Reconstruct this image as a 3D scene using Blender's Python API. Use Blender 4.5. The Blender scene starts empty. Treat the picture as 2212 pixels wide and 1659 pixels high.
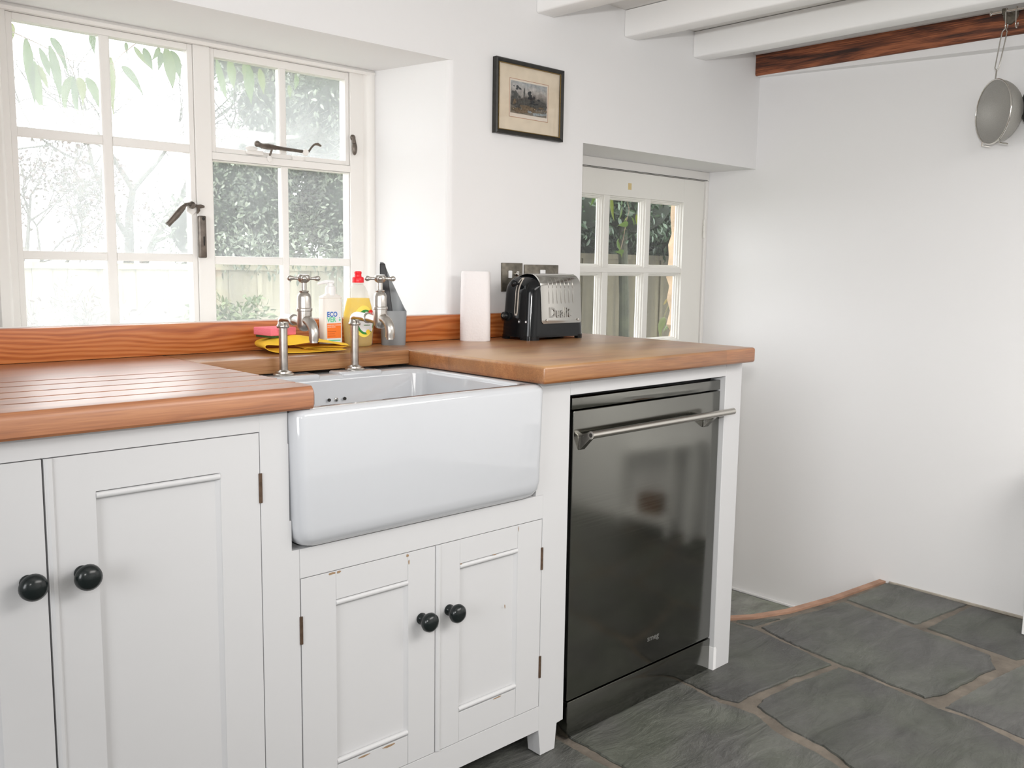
import bpy, bmesh, math, random
from mathutils import Vector, Matrix, noise

# ------------------------------------------------------------------ camera, sky, flash and fill lights, exposure
SC = bpy.context.scene
COL = SC.collection
SC.view_settings.view_transform = 'Standard'
SC.view_settings.look = 'None'
SC.view_settings.gamma = 1.0
SC.view_settings.use_curve_mapping = False
SC.view_settings.exposure = 0.10

cam_data = bpy.data.cameras.new('camera')
cam_data.sensor_width = 36.0
cam_data.lens = 36.0 * 1981.5 / 2212.0
cam_data.clip_start = 0.05
cam = bpy.data.objects.new('camera', cam_data)
COL.objects.link(cam)
_r = Vector((0.72666, -0.68676, 0.01769))
YAW, PITCH, ROLL = 0.7567, 0.127, 0.0151
_fw = Vector((math.sin(YAW) * math.cos(PITCH), math.cos(YAW) * math.cos(PITCH), -math.sin(PITCH)))
_r0 = Vector((math.cos(YAW), -math.sin(YAW), 0.0))
_u0 = _r0.cross(_fw)
_r = _r0 * math.cos(ROLL) + _u0 * math.sin(ROLL)
_u = _u0 * math.cos(ROLL) - _r0 * math.sin(ROLL)
_m = Matrix((( _r.x, _u.x, -_fw.x, -0.8133), (_r.y, _u.y, -_fw.y, -1.3446), (_r.z, _u.z, -_fw.z, 1.1035), (0, 0, 0, 1)))
cam.matrix_world = _m
SC.camera = cam

W = bpy.data.worlds.new('overcast_sky')
SC.world = W
W.use_nodes = True
_bg = W.node_tree.nodes['Background']
_bg.inputs[0].default_value = (0.97, 0.985, 1.0, 1)
_bg.inputs[1].default_value = 4.9


def area_light(name, loc, target, sx, sy, power, color=(1, 1, 1), spread=math.pi):
    d = bpy.data.lights.new(name, 'AREA')
    d.shape = 'RECTANGLE'
    d.size, d.size_y, d.energy, d.color = sx, sy, power, color
    d.spread = spread
    o = bpy.data.objects.new(name, d)
    o.location = loc
    v = Vector(target) - Vector(loc)
    o.rotation_euler = v.to_track_quat('-Z', 'Y').to_euler()
    COL.objects.link(o)
    return o


area_light('overhead_fill', (1.0, -1.9, 1.80), (1.0, -1.9, 0), 1.8, 1.2, 50, (1.0, 0.97, 0.94))  # added overhead fill light, no lamp fitting hangs here
area_light('left_side_fill', (-2.55, -1.25, 1.35), (2.3, -0.3, 0.75), 1.1, 1.1, 29, (0.97, 0.98, 1.0))  # added fill light from the left, that wall has no window
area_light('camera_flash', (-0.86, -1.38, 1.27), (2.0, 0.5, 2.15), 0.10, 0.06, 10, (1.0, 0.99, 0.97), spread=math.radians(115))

RNG = random.Random(7)

# ------------------------------------------------------------------ materials


def new_mat(name):
    m = bpy.data.materials.new(name)
    m.use_nodes = True
    return m, m.node_tree.nodes, m.node_tree.links, m.node_tree.nodes['Principled BSDF']


def P(name, color, rough=0.5, metal=0.0, spec=0.5, coat=0.0, trans=0.0, ior=1.45, bump=0.0, bump_scale=40.0, var=0.0, var_scale=6.0, sss=0.0):
    m, N, L, b = new_mat(name)
    b.inputs['Base Color'].default_value = (*color, 1)
    b.inputs['Roughness'].default_value = rough
    b.inputs['Metallic'].default_value = metal
    b.inputs['Specular IOR Level'].default_value = spec
    b.inputs['Coat Weight'].default_value = coat
    b.inputs['Transmission Weight'].default_value = trans
    b.inputs['IOR'].default_value = ior
    if sss:
        b.inputs['Subsurface Weight'].default_value = sss
        b.inputs['Subsurface Radius'].default_value = (0.01, 0.01, 0.01)
    tc = N.new('ShaderNodeTexCoord')
    if var > 0:
        n = N.new('ShaderNodeTexNoise')
        n.inputs['Scale'].default_value = var_scale
        n.inputs['Detail'].default_value = 5
        L.new(tc.outputs['Object'], n.inputs['Vector'])
        r = N.new('ShaderNodeValToRGB')
        r.color_ramp.elements[0].position = 0.3
        r.color_ramp.elements[1].position = 0.7
        r.color_ramp.elements[0].color = (*[max(0, c * (1 - var)) for c in color], 1)
        r.color_ramp.elements[1].color = (*[min(1, c * (1 + var * 0.6)) for c in color], 1)
        L.new(n.outputs['Fac'], r.inputs['Fac'])
        L.new(r.outputs['Color'], b.inputs['Base Color'])
    if bump > 0:
        n2 = N.new('ShaderNodeTexNoise')
        n2.inputs['Scale'].default_value = bump_scale
        n2.inputs['Detail'].default_value = 4
        L.new(tc.outputs['Object'], n2.inputs['Vector'])
        bp = N.new('ShaderNodeBump')
        bp.inputs['Strength'].default_value = bump
        bp.inputs['Distance'].default_value = 0.01
        L.new(n2.outputs['Fac'], bp.inputs['Height'])
        L.new(bp.outputs['Normal'], b.inputs['Normal'])
    return m


def node_math(N, L, op, a, b=None, c=None):
    n = N.new('ShaderNodeMath')
    n.operation = op
    for i, v in enumerate((a, b, c)):
        if v is None:
            continue
        if isinstance(v, (int, float)):
            n.inputs[i].default_value = v
        else:
            L.new(v, n.inputs[i])
    return n.outputs[0]


def wood(name, dark, mid, light, stave=0.115, grain_scale=(2.2, 26, 26), rough=0.3, contrast=1.0, ring=0.0, coat=0.0, axis='Y', stain=0.0, tone=0.25, board=0.9, fibre=(14, 420, 420), fib=0.6, bump=0.12, coat_rough=0.2):
    """Oiled timber: staves along X, long fibres, darker pores, optional wide cathedral figure."""
    m, N, L, b = new_mat(name)
    tc = N.new('ShaderNodeTexCoord')
    sep = N.new('ShaderNodeSeparateXYZ')
    L.new(tc.outputs['Object'], sep.inputs[0])
    st = node_math(N, L, 'FLOOR', node_math(N, L, 'DIVIDE', sep.outputs[axis], stave))
    st2 = node_math(N, L, 'FLOOR', node_math(N, L, 'ADD', node_math(N, L, 'DIVIDE', sep.outputs['X'], board), node_math(N, L, 'MULTIPLY', st, 0.37)))
    comb = N.new('ShaderNodeCombineXYZ')
    L.new(st, comb.inputs[0])
    L.new(st2, comb.inputs[1])
    wn = N.new('ShaderNodeTexWhiteNoise')
    wn.noise_dimensions = '3D'
    L.new(comb.outputs[0], wn.inputs['Vector'])
    # per stave offset of the grain
    off = N.new('ShaderNodeVectorMath')
    off.operation = 'MULTIPLY_ADD'
    L.new(wn.outputs['Color'], off.inputs[0])
    off.inputs[1].default_value = (7, 7, 7)
    L.new(tc.outputs['Object'], off.inputs[2])
    mp = N.new('ShaderNodeMapping')
    mp.inputs['Scale'].default_value = grain_scale
    L.new(off.outputs[0], mp.inputs['Vector'])
    n1 = N.new('ShaderNodeTexNoise')
    n1.inputs['Scale'].default_value = 1.0
    n1.inputs['Detail'].default_value = 6
    n1.inputs['Roughness'].default_value = 0.6
    n1.inputs['Distortion'].default_value = 0.6
    L.new(mp.outputs[0], n1.inputs['Vector'])
    fac = n1.outputs['Fac']
    if ring > 0:
        mp2 = N.new('ShaderNodeMapping')
        mp2.inputs['Scale'].default_value = (2.6, 12, 12)
        L.new(off.outputs[0], mp2.inputs['Vector'])
        n0 = N.new('ShaderNodeTexNoise')
        n0.inputs['Scale'].default_value = 1.0
        n0.inputs['Detail'].default_value = 2.0
        L.new(mp2.outputs[0], n0.inputs['Vector'])
        w = node_math(N, L, 'SINE', node_math(N, L, 'MULTIPLY_ADD', n0.outputs['Fac'], 46.0, node_math(N, L, 'MULTIPLY', sep.outputs['Z'], 560.0)))
        w = node_math(N, L, 'MULTIPLY_ADD', w, 0.5, 0.5)
        fac = node_math(N, L, 'ADD', node_math(N, L, 'MULTIPLY', fac, 1 - ring), node_math(N, L, 'MULTIPLY', w, ring))
    mp3 = N.new('ShaderNodeMapping')
    mp3.inputs['Scale'].default_value = fibre
    L.new(off.outputs[0], mp3.inputs['Vector'])
    n3 = N.new('ShaderNodeTexNoise')
    n3.inputs['Scale'].default_value = 1.0
    n3.inputs['Detail'].default_value = 2
    L.new(mp3.outputs[0], n3.inputs['Vector'])
    fac = node_math(N, L, 'ADD', fac, node_math(N, L, 'MULTIPLY', node_math(N, L, 'SUBTRACT', n3.outputs['Fac'], 0.5), fib))
    r = N.new('ShaderNodeValToRGB')
    e = r.color_ramp.elements
    e[0].position = 0.5 - 0.22 / contrast
    e[1].position = 0.5 + 0.22 / contrast
    e[0].color = (*dark, 1)
    e[1].color = (*light, 1)
    k = r.color_ramp.elements.new(0.5)
    k.color = (*mid, 1)
    L.new(fac, r.inputs['Fac'])
    hsv = N.new('ShaderNodeHueSaturation')
    L.new(r.outputs['Color'], hsv.inputs['Color'])
    L.new(node_math(N, L, 'MULTIPLY_ADD', wn.outputs['Value'], tone, 1 - tone / 2), hsv.inputs['Value'])
    col = hsv.outputs['Color']
    if stain > 0:
        ns = N.new('ShaderNodeTexNoise')
        ns.inputs['Scale'].default_value = 5.0
        ns.inputs['Detail'].default_value = 5
        mp4 = N.new('ShaderNodeMapping')
        mp4.inputs['Scale'].default_value = (0.7, 1.6, 1)
        L.new(tc.outputs['Object'], mp4.inputs['Vector'])
        L.new(mp4.outputs[0], ns.inputs['Vector'])
        rs = N.new('ShaderNodeValToRGB')
        rs.color_ramp.elements[0].position = 0.36
        rs.color_ramp.elements[1].position = 0.66
        L.new(ns.outputs['Fac'], rs.inputs['Fac'])
        mx = N.new('ShaderNodeMixRGB')
        mx.blend_type = 'MIX'
        gn = N.new('ShaderNodeNewGeometry')
        sn = N.new('ShaderNodeSeparateXYZ')
        L.new(gn.outputs['True Normal'], sn.inputs[0])
        L.new(node_math(N, L, 'MULTIPLY', node_math(N, L, 'MULTIPLY', rs.outputs['Color'], stain), node_math(N, L, 'MULTIPLY_ADD', sn.outputs['Z'], 0.75, 0.25)), mx.inputs['Fac'])
        L.new(col, mx.inputs['Color1'])
        mx.inputs['Color2'].default_value = (0.53, 0.315, 0.14, 1)
        col = mx.outputs['Color']
    L.new(col, b.inputs['Base Color'])
    b.inputs['Roughness'].default_value = rough
    b.inputs['Coat Weight'].default_value = coat
    b.inputs['Coat Roughness'].default_value = coat_rough
    b.inputs['Coat IOR'].default_value = 1.6
    bp = N.new('ShaderNodeBump')
    bp.inputs['Strength'].default_value = bump
    bp.inputs['Distance'].default_value = 0.002
    L.new(fac, bp.inputs['Height'])
    L.new(bp.outputs['Normal'], b.inputs['Normal'])
    return m


def pane_material(name, veil, speck=0.12, tint=(1, 1, 1)):
    """Old glass, misted with condensation: clear glass mixed with a thin translucent film."""
    m, N, L, b = new_mat(name)
    N.remove(b)
    out = N['Material Output']
    tr = N.new('ShaderNodeBsdfTransparent')
    tr.inputs[0].default_value = (*tint, 1)
    tl = N.new('ShaderNodeBsdfTranslucent')
    tl.inputs[0].default_value = (0.95, 0.97, 0.97, 1)
    gl = N.new('ShaderNodeBsdfGlossy')
    gl.inputs['Roughness'].default_value = 0.02
    tc = N.new('ShaderNodeTexCoord')
    n1 = N.new('ShaderNodeTexNoise')
    n1.inputs['Scale'].default_value = 5
    n1.inputs['Detail'].default_value = 3
    n2 = N.new('ShaderNodeTexNoise')
    n2.inputs['Scale'].default_value = 260
    n2.inputs['Detail'].default_value = 2
    L.new(tc.outputs['Object'], n1.inputs['Vector'])
    L.new(tc.outputs['Object'], n2.inputs['Vector'])
    f = node_math(N, L, 'ADD', node_math(N, L, 'MULTIPLY', node_math(N, L, 'MULTIPLY_ADD', n1.outputs['Fac'], 1.0, 0.5), veil),
                  node_math(N, L, 'MULTIPLY', node_math(N, L, 'SUBTRACT', n2.outputs['Fac'], 0.5), speck))
    f = node_math(N, L, 'MAXIMUM', node_math(N, L, 'MINIMUM', f, 0.97), 0.0)
    mx = N.new('ShaderNodeMixShader')
    L.new(f, mx.inputs[0])
    L.new(tr.outputs[0], mx.inputs[1])
    L.new(tl.outputs[0], mx.inputs[2])
    fr = N.new('ShaderNodeLayerWeight')
    fr.inputs['Blend'].default_value = 0.5
    mx2 = N.new('ShaderNodeMixShader')
    L.new(node_math(N, L, 'MULTIPLY_ADD', node_math(N, L, 'POWER', fr.outputs['Facing'], 4.0), 0.6, 0.03), mx2.inputs[0])
    L.new(mx.outputs[0], mx2.inputs[1])
    L.new(gl.outputs[0], mx2.inputs[2])
    L.new(mx2.outputs[0], out.inputs['Surface'])
    return m


def leaf_material(name, colors, rough=0.35, trans=0.25):
    m, N, L, b = new_mat(name)
    g = N.new('ShaderNodeNewGeometry')
    r = N.new('ShaderNodeValToRGB')
    els = r.color_ramp.elements
    els[0].color = (*colors[0], 1)
    els[1].color = (*colors[-1], 1)
    for i, c in enumerate(colors[1:-1]):
        els.new((i + 1) / (len(colors) - 1)).color = (*c, 1)
    L.new(g.outputs['Random Per Island'], r.inputs['Fac'])
    L.new(r.outputs['Color'], b.inputs['Base Color'])
    b.inputs['Roughness'].default_value = rough
    tl = N.new('ShaderNodeBsdfTranslucent')
    L.new(r.outputs['Color'], tl.inputs[0])
    mx = N.new('ShaderNodeMixShader')
    mx.inputs[0].default_value = trans
    L.new(b.outputs[0], mx.inputs[1])
    L.new(tl.outputs[0], mx.inputs[2])
    L.new(mx.outputs[0], N['Material Output'].inputs['Surface'])
    return m


def slate_material(name, gain=1.0):
    m, N, L, b = new_mat(name)
    tc = N.new('ShaderNodeTexCoord')
    g = N.new('ShaderNodeNewGeometry')
    mp = N.new('ShaderNodeMapping')
    mp.inputs['Scale'].default_value = (5, 14, 5)
    mp.inputs['Rotation'].default_value = (0, 0, -0.5)
    L.new(tc.outputs['Object'], mp.inputs['Vector'])
    n1 = N.new('ShaderNodeTexNoise')
    n1.inputs['Scale'].default_value = 1.0
    n1.inputs['Detail'].default_value = 8
    n1.inputs['Roughness'].default_value = 0.62
    n1.inputs['Distortion'].default_value = 0.8
    L.new(mp.outputs[0], n1.inputs['Vector'])
    n2 = N.new('ShaderNodeTexNoise')
    n2.inputs['Scale'].default_value = 4.0
    n2.inputs['Detail'].default_value = 4
    L.new(tc.outputs['Object'], n2.inputs['Vector'])
    r = N.new('ShaderNodeValToRGB')
    e = r.color_ramp.elements
    e[0].position, e[1].position = 0.32, 0.72
    e[0].color = (0.026, 0.028, 0.025, 1)
    e[1].color = (0.130, 0.132, 0.121, 1)
    L.new(n1.outputs['Fac'], r.inputs['Fac'])
    r2 = N.new('ShaderNodeValToRGB')
    r2.color_ramp.elements[0].color = (0.076, 0.074, 0.072, 1)
    r2.color_ramp.elements[1].color = (0.084, 0.094, 0.068, 1)
    r2.color_ramp.elements[0].position, r2.color_ramp.elements[1].position = 0.4, 0.6
    L.new(n2.outputs['Fac'], r2.inputs['Fac'])
    mx = N.new('ShaderNodeMixRGB')
    mx.inputs['Fac'].default_value = 0.45
    L.new(r.outputs['Color'], mx.inputs['Color1'])
    L.new(r2.outputs['Color'], mx.inputs['Color2'])
    h = N.new('ShaderNodeHueSaturation')
    L.new(mx.outputs['Color'], h.inputs['Color'])
    L.new(node_math(N, L, 'MULTIPLY_ADD', g.outputs['Random Per Island'], 0.5 * gain, 0.8 * gain), h.inputs['Value'])
    L.new(h.outputs['Color'], b.inputs['Base Color'])
    b.inputs['Roughness'].default_value = 0.42
    mpf = N.new('ShaderNodeMapping')
    mpf.inputs['Scale'].default_value = (26, 46, 26)
    mpf.inputs['Rotation'].default_value = (0, 0, -0.62)
    L.new(tc.outputs['Object'], mpf.inputs['Vector'])
    nf = N.new('ShaderNodeTexNoise')
    nf.inputs['Scale'].default_value = 1.0
    nf.inputs['Detail'].default_value = 6
    nf.inputs['Roughness'].default_value = 0.7
    L.new(mpf.outputs[0], nf.inputs['Vector'])
    rf = N.new('ShaderNodeMixRGB')
    rf.blend_type = 'OVERLAY'
    rf.inputs['Fac'].default_value = 0.38
    L.new(h.outputs['Color'], rf.inputs['Color1'])
    L.new(nf.outputs['Fac'], rf.inputs['Color2'])
    L.new(rf.outputs['Color'], b.inputs['Base Color'])
    bp = N.new('ShaderNodeBump')
    bp.inputs['Strength'].default_value = 0.8
    bp.inputs['Distance'].default_value = 0.016
    L.new(node_math(N, L, 'ADD', n1.outputs['Fac'], node_math(N, L, 'MULTIPLY', nf.outputs['Fac'], 0.22)), bp.inputs['Height'])
    L.new(bp.outputs['Normal'], b.inputs['Normal'])
    return m


def brushed(name, color, rough=0.25, axis_scale=(1, 1, 300)):
    m, N, L, b = new_mat(name)
    b.inputs['Base Color'].default_value = (*color, 1)
    b.inputs['Metallic'].default_value = 1.0
    tc = N.new('ShaderNodeTexCoord')
    mp = N.new('ShaderNodeMapping')
    mp.inputs['Scale'].default_value = axis_scale
    L.new(tc.outputs['Object'], mp.inputs['Vector'])
    n = N.new('ShaderNodeTexNoise')
    n.inputs['Scale'].default_value = 1.0
    n.inputs['Detail'].default_value = 3
    L.new(mp.outputs[0], n.inputs['Vector'])
    L.new(node_math(N, L, 'MULTIPLY_ADD', n.outputs['Fac'], 0.10, rough - 0.05), b.inputs['Roughness'])
    return m


def mesh_metal(name):
    """Fine woven wire: a grid of opaque threads over open holes, in the object's own coordinates."""
    m, N, L, b = new_mat(name)
    b.inputs['Base Color'].default_value = (0.42, 0.41, 0.38, 1)
    b.inputs['Metallic'].default_value = 0.5
    b.inputs['Roughness'].default_value = 0.65
    tc = N.new('ShaderNodeTexCoord')
    n = N.new('ShaderNodeTexNoise')
    n.inputs['Scale'].default_value = 900
    L.new(tc.outputs['Object'], n.inputs['Vector'])
    tr = N.new('ShaderNodeBsdfTransparent')
    mx = N.new('ShaderNodeMixShader')
    L.new(node_math(N, L, 'MULTIPLY_ADD', n.outputs['Fac'], 0.5, 0.5), mx.inputs[0])
    L.new(tr.outputs[0], mx.inputs[1])
    L.new(b.outputs[0], mx.inputs[2])
    L.new(mx.outputs[0], N['Material Output'].inputs['Surface'])
    return m


def print_material(name):
    """Antique tinted landscape print: cloudy grey sky above dark woodland and a mottled foreground."""
    m, N, L, b = new_mat(name)
    tc = N.new('ShaderNodeTexCoord')
    sep = N.new('ShaderNodeSeparateXYZ')
    L.new(tc.outputs['Object'], sep.inputs[0])
    n = N.new('ShaderNodeTexNoise')
    n.inputs['Scale'].default_value = 38
    n.inputs['Detail'].default_value = 7
    L.new(tc.outputs['Object'], n.inputs['Vector'])
    n2 = N.new('ShaderNodeTexNoise')
    n2.inputs['Scale'].default_value = 90
    n2.inputs['Detail'].default_value = 5
    L.new(tc.outputs['Object'], n2.inputs['Vector'])
    # height 0..1 over the print (object origin at the frame's foot)
    h = node_math(N, L, 'DIVIDE', node_math(N, L, 'SUBTRACT', sep.outputs['Z'], 0.060), 0.092)
    h = node_math(N, L, 'ADD', h, node_math(N, L, 'MULTIPLY', node_math(N, L, 'SUBTRACT', n.outputs['Fac'], 0.5), 0.55))
    r = N.new('ShaderNodeValToRGB')
    e = r.color_ramp.elements
    e[0].position, e[0].color = 0.0, (0.20, 0.17, 0.12, 1)
    e[1].position, e[1].color = 1.0, (0.33, 0.35, 0.36, 1)
    for p, c in ((0.15, (0.17, 0.15, 0.12)), (0.3, (0.10, 0.095, 0.085)), (0.5, (0.075, 0.075, 0.07)), (0.62, (0.26, 0.24, 0.22)), (0.8, (0.42, 0.40, 0.38))):
        e.new(p).color = (*c, 1)
    L.new(h, r.inputs['Fac'])
    mx = N.new('ShaderNodeMixRGB')
    mx.blend_type = 'OVERLAY'
    mx.inputs['Fac'].default_value = 0.7
    L.new(r.outputs['Color'], mx.inputs['Color1'])
    L.new(n2.outputs['Fac'], mx.inputs['Color2'])
    L.new(mx.outputs['Color'], b.inputs['Base Color'])
    b.inputs['Roughness'].default_value = 0.7
    return m


def bottle_plastic(name, color, rough=0.15, dens=0.0, alpha_mix=0.5, glow=0.0):
    """Thin clear plastic without refraction: transparent mixed with gloss and a little body colour."""
    m, N, L, b = new_mat(name)
    b.inputs['Base Color'].default_value = (*color, 1)
    b.inputs['Roughness'].default_value = rough
    tr = N.new('ShaderNodeBsdfTransparent')
    tr.inputs[0].default_value = (*color, 1)
    mx = N.new('ShaderNodeMixShader')
    mx.inputs[0].default_value = alpha_mix
    L.new(tr.outputs[0], mx.inputs[1])
    L.new(b.outputs[0], mx.inputs[2])
    if glow:
        tl = N.new('ShaderNodeBsdfTranslucent')
        tl.inputs[0].default_value = (*color, 1)
        m3 = N.new('ShaderNodeMixShader')
        m3.inputs[0].default_value = glow
        L.new(mx.outputs[0], m3.inputs[1])
        L.new(tl.outputs[0], m3.inputs[2])
        mx = m3
    L.new(mx.outputs[0], N['Material Output'].inputs['Surface'])
    return m


M = {}
M['plaster'] = P('white_wall_paint', (0.83, 0.825, 0.825), 0.85, spec=0.2, bump=0.12, bump_scale=14)
M['ceiling'] = P('ceiling_paint', (0.82, 0.81, 0.79), 0.9, spec=0.2, bump=0.1, bump_scale=10)
M['beam_white'] = P('beam_paint', (0.90, 0.90, 0.89), 0.7, spec=0.3, bump=0.2, bump_scale=9)
M['gloss_white'] = P('window_gloss_paint', (0.82, 0.80, 0.77), 0.35, spec=0.4, bump=0.04, bump_scale=30)
M['cream'] = P('door_cream_paint', (0.80, 0.785, 0.74), 0.4, spec=0.4, bump=0.05, bump_scale=30)
M['cab'] = P('cabinet_paint', (0.615, 0.615, 0.62), 0.45, spec=0.35, bump=0.03, bump_scale=25)
M['chip'] = P('bare_wood_chip', (0.33, 0.22, 0.13), 0.8)
M['gap'] = P('dark_gap', (0.03, 0.028, 0.025), 0.9)
M['ceramic'] = P('fireclay_glaze', (0.555, 0.57, 0.595), 0.07, spec=0.6, coat=0.3)
M['oak_top'] = wood('oiled_oak_worktop', (0.20, 0.064, 0.017), (0.305, 0.102, 0.028), (0.39, 0.150, 0.047), rough=0.40, coat=1.0, bump=0.03, coat_rough=0.42)
M['oak_worn'] = wood('worn_oak_worktop', (0.185, 0.062, 0.017), (0.31, 0.110, 0.032), (0.43, 0.18, 0.060), rough=0.36, coat=0.5, coat_rough=0.36, stain=0.85, grain_scale=(1.6, 20, 20), tone=0.34, bump=0.06)
M['oak_strip'] = wood('sink_strip_oak', (0.20, 0.085, 0.032), (0.33, 0.150, 0.062), (0.44, 0.235, 0.108), rough=0.38, stain=0.25)
M['oak_up'] = wood('orange_oak_upstand', (0.35, 0.082, 0.016), (0.49, 0.138, 0.030), (0.57, 0.20, 0.060), rough=0.35, ring=0.42, stave=3.0, contrast=0.8, bump=0.06, grain_scale=(2.0, 20, 20), tone=0.0, board=50)
M['brown_beam'] = wood('brown_stained_beam', (0.028, 0.009, 0.005), (0.15, 0.042, 0.016), (0.36, 0.115, 0.045), rough=0.5, stave=3.0, contrast=1.25, grain_scale=(20, 3.2, 30), tone=0.0, board=50, fibre=(420, 12, 420))
M['nosing'] = P('terracotta_nosing', (0.37, 0.215, 0.145), 0.65, var=0.3, var_scale=18)
M['slate'] = slate_material('slate_flagstone')
M['slate_daylit'] = slate_material('daylit_slate', 2.6)  # lower floor slate, door daylight put into its colour by lightening it
M['mortar_pale'] = P('pale_mortar', (0.42, 0.38, 0.32), 0.9, var=0.3, var_scale=20)
M['mortar'] = P('floor_mortar', (0.175, 0.150, 0.122), 0.9, var=0.35, var_scale=14, bump=0.4, bump_scale=60)
M['steel_dw'] = brushed('brushed_dark_steel', (0.20, 0.20, 0.182), 0.14, (1, 1, 260))
M['steel'] = brushed('satin_steel', (0.56, 0.54, 0.50), 0.26, (1, 200, 200))
M['chrome'] = P('worn_nickel', (0.56, 0.53, 0.49), 0.29, metal=1.0, var=0.22, var_scale=60)
M['polished'] = P('polished_steel', (0.72, 0.70, 0.66), 0.12, metal=1.0)
M['black_gloss'] = P('black_gloss', (0.007, 0.008, 0.009), 0.10, spec=0.35)
M['black_knob'] = P('black_knob_enamel', (0.008, 0.012, 0.012), 0.22, spec=0.5)
M['black'] = P('black_plastic', (0.02, 0.02, 0.022), 0.4)
M['iron'] = P('dark_bronze_ironmongery', (0.16, 0.135, 0.115), 0.4, metal=0.7, var=0.4, var_scale=60)
M['hinge'] = P('aged_hinge', (0.14, 0.09, 0.06), 0.5, metal=0.6, var=0.3, var_scale=90)
M['pink'] = P('pink_foam', (0.95, 0.22, 0.27), 0.9, bump=0.3, bump_scale=400, sss=0.2)
M['scour'] = P('green_scourer', (0.05, 0.12, 0.03), 0.95, bump=0.6, bump_scale=500)
M['yellow'] = P('yellow_cloth', (1.0, 0.63, 0.05), 0.9, bump=0.1, bump_scale=600)
M['soap_body'] = P('milky_plastic', (0.83, 0.80, 0.75), 0.3, sss=0.3)
M['white_plastic'] = P('white_plastic', (0.85, 0.85, 0.85), 0.3)
M['paper_white'] = P('kitchen_paper', (0.82, 0.79, 0.79), 0.95, bump=0.14, bump_scale=190)
M['label_white'] = P('label_paper', (0.80, 0.81, 0.82), 0.45)
M['label_orange'] = P('label_orange', (0.90, 0.20, 0.02), 0.45)
M['ink_blue'] = P('ink_blue', (0.05, 0.17, 0.55), 0.5)
M['ink_green'] = P('ink_green', (0.16, 0.62, 0.36), 0.5)
M['ink_pale'] = P('ink_pale', (0.95, 0.72, 0.60), 0.5)
M['ink_dark'] = P('ink_dark_orange', (0.55, 0.10, 0.01), 0.5)
M['ink_dkgreen'] = P('ink_dark_green', (0.03, 0.25, 0.04), 0.5)
M['ink_red'] = P('ink_red', (0.80, 0.03, 0.02), 0.4)
M['ink_yellow'] = P('ink_yellow', (0.90, 0.62, 0.05), 0.4)
M['label_lemon'] = P('label_lemon', (0.95, 0.78, 0.12), 0.35)
M['clear'] = bottle_plastic('clear_bottle', (0.96, 0.96, 0.94), 0.08, alpha_mix=0.16)
M['liquid'] = bottle_plastic('yellow_liquid', (1.0, 0.82, 0.015), 0.1, alpha_mix=0.30, glow=0.35)
M['red'] = P('red_cap', (0.85, 0.02, 0.03), 0.3)
M['grey_plastic'] = P('grey_plastic', (0.25, 0.265, 0.275), 0.38)
M['mount'] = P('cream_mount', (0.74, 0.64, 0.50), 0.85, var=0.08, var_scale=30)
M['mount_line'] = P('mount_line', (0.42, 0.20, 0.10), 0.8)
M['print_paper'] = P('print_paper', (0.72, 0.64, 0.55), 0.85)
M['print'] = print_material('tinted_print')
M['print_dark'] = P('print_tree_ink', (0.035, 0.04, 0.045), 0.8, var=0.5, var_scale=120)
M['gold_bead'] = P('gilt_bead', (0.38, 0.26, 0.10), 0.4, metal=0.6, bump=1.0, bump_scale=420)
M['frame_black'] = P('black_picture_frame', (0.022, 0.021, 0.018), 0.4, var=0.4, var_scale=80)
M['picture_glass'] = pane_material('picture_glass', 0.0, 0.0)
M['plate_metal'] = P('pewter_plate', (0.22, 0.20, 0.165), 0.42, metal=0.8, var=0.35, var_scale=60)
M['pane_left'] = pane_material('misted_glass_heavy', 0.175, 0.07)
M['pane_top'] = pane_material('misted_glass', 0.17, 0.14)
M['pane_low'] = pane_material('misted_glass_light', 0.075, 0.07)
M['pane_door'] = pane_material('clear_door_glass', 0.006, 0.008)
M['laurel'] = leaf_material('laurel_leaf', [(0.035, 0.050, 0.032), (0.075, 0.100, 0.064), (0.125, 0.155, 0.10), (0.30, 0.33, 0.26)], 0.28, 0.10)
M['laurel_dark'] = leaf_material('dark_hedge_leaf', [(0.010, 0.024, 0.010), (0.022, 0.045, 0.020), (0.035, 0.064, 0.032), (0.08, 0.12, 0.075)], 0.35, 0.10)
M['clematis'] = leaf_material('long_green_leaf', [(0.035, 0.085, 0.008), (0.06, 0.115, 0.010), (0.13, 0.155, 0.010)], 0.4, 0.45)
M['pale_leaf'] = leaf_material('pale_vine_leaf', [(0.10, 0.18, 0.05), (0.22, 0.26, 0.13), (0.32, 0.24, 0.08)], 0.4, 0.4)
M['shrub'] = leaf_material('shrub_leaf', [(0.05, 0.08, 0.02), (0.09, 0.13, 0.04), (0.16, 0.20, 0.09)], 0.4, 0.25)
M['russet'] = leaf_material('russet_leaf', [(0.09, 0.05, 0.045), (0.11, 0.07, 0.06), (0.10, 0.09, 0.06)], 0.5, 0.3)
M['bark'] = P('grey_bark', (0.075, 0.07, 0.058), 0.9, var=0.4, var_scale=12)
M['bark_moss'] = P('mossy_bark', (0.034, 0.037, 0.022), 0.9, var=0.5, var_scale=9)
M['twig'] = P('brown_twig', (0.22, 0.15, 0.11), 0.8)
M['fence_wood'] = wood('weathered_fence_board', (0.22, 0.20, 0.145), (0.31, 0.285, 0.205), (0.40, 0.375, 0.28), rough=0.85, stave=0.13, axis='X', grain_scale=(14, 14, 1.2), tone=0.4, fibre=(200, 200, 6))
M['fence_shaded'] = wood('shaded_green_fence_board', (0.040, 0.035, 0.020), (0.066, 0.057, 0.033), (0.094, 0.083, 0.050), rough=0.85, stave=0.13, axis='X', grain_scale=(14, 14, 1.2), tone=0.4, fibre=(200, 200, 6))  # greenish boards with the overhanging hedge's shade darkened into their colour
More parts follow.
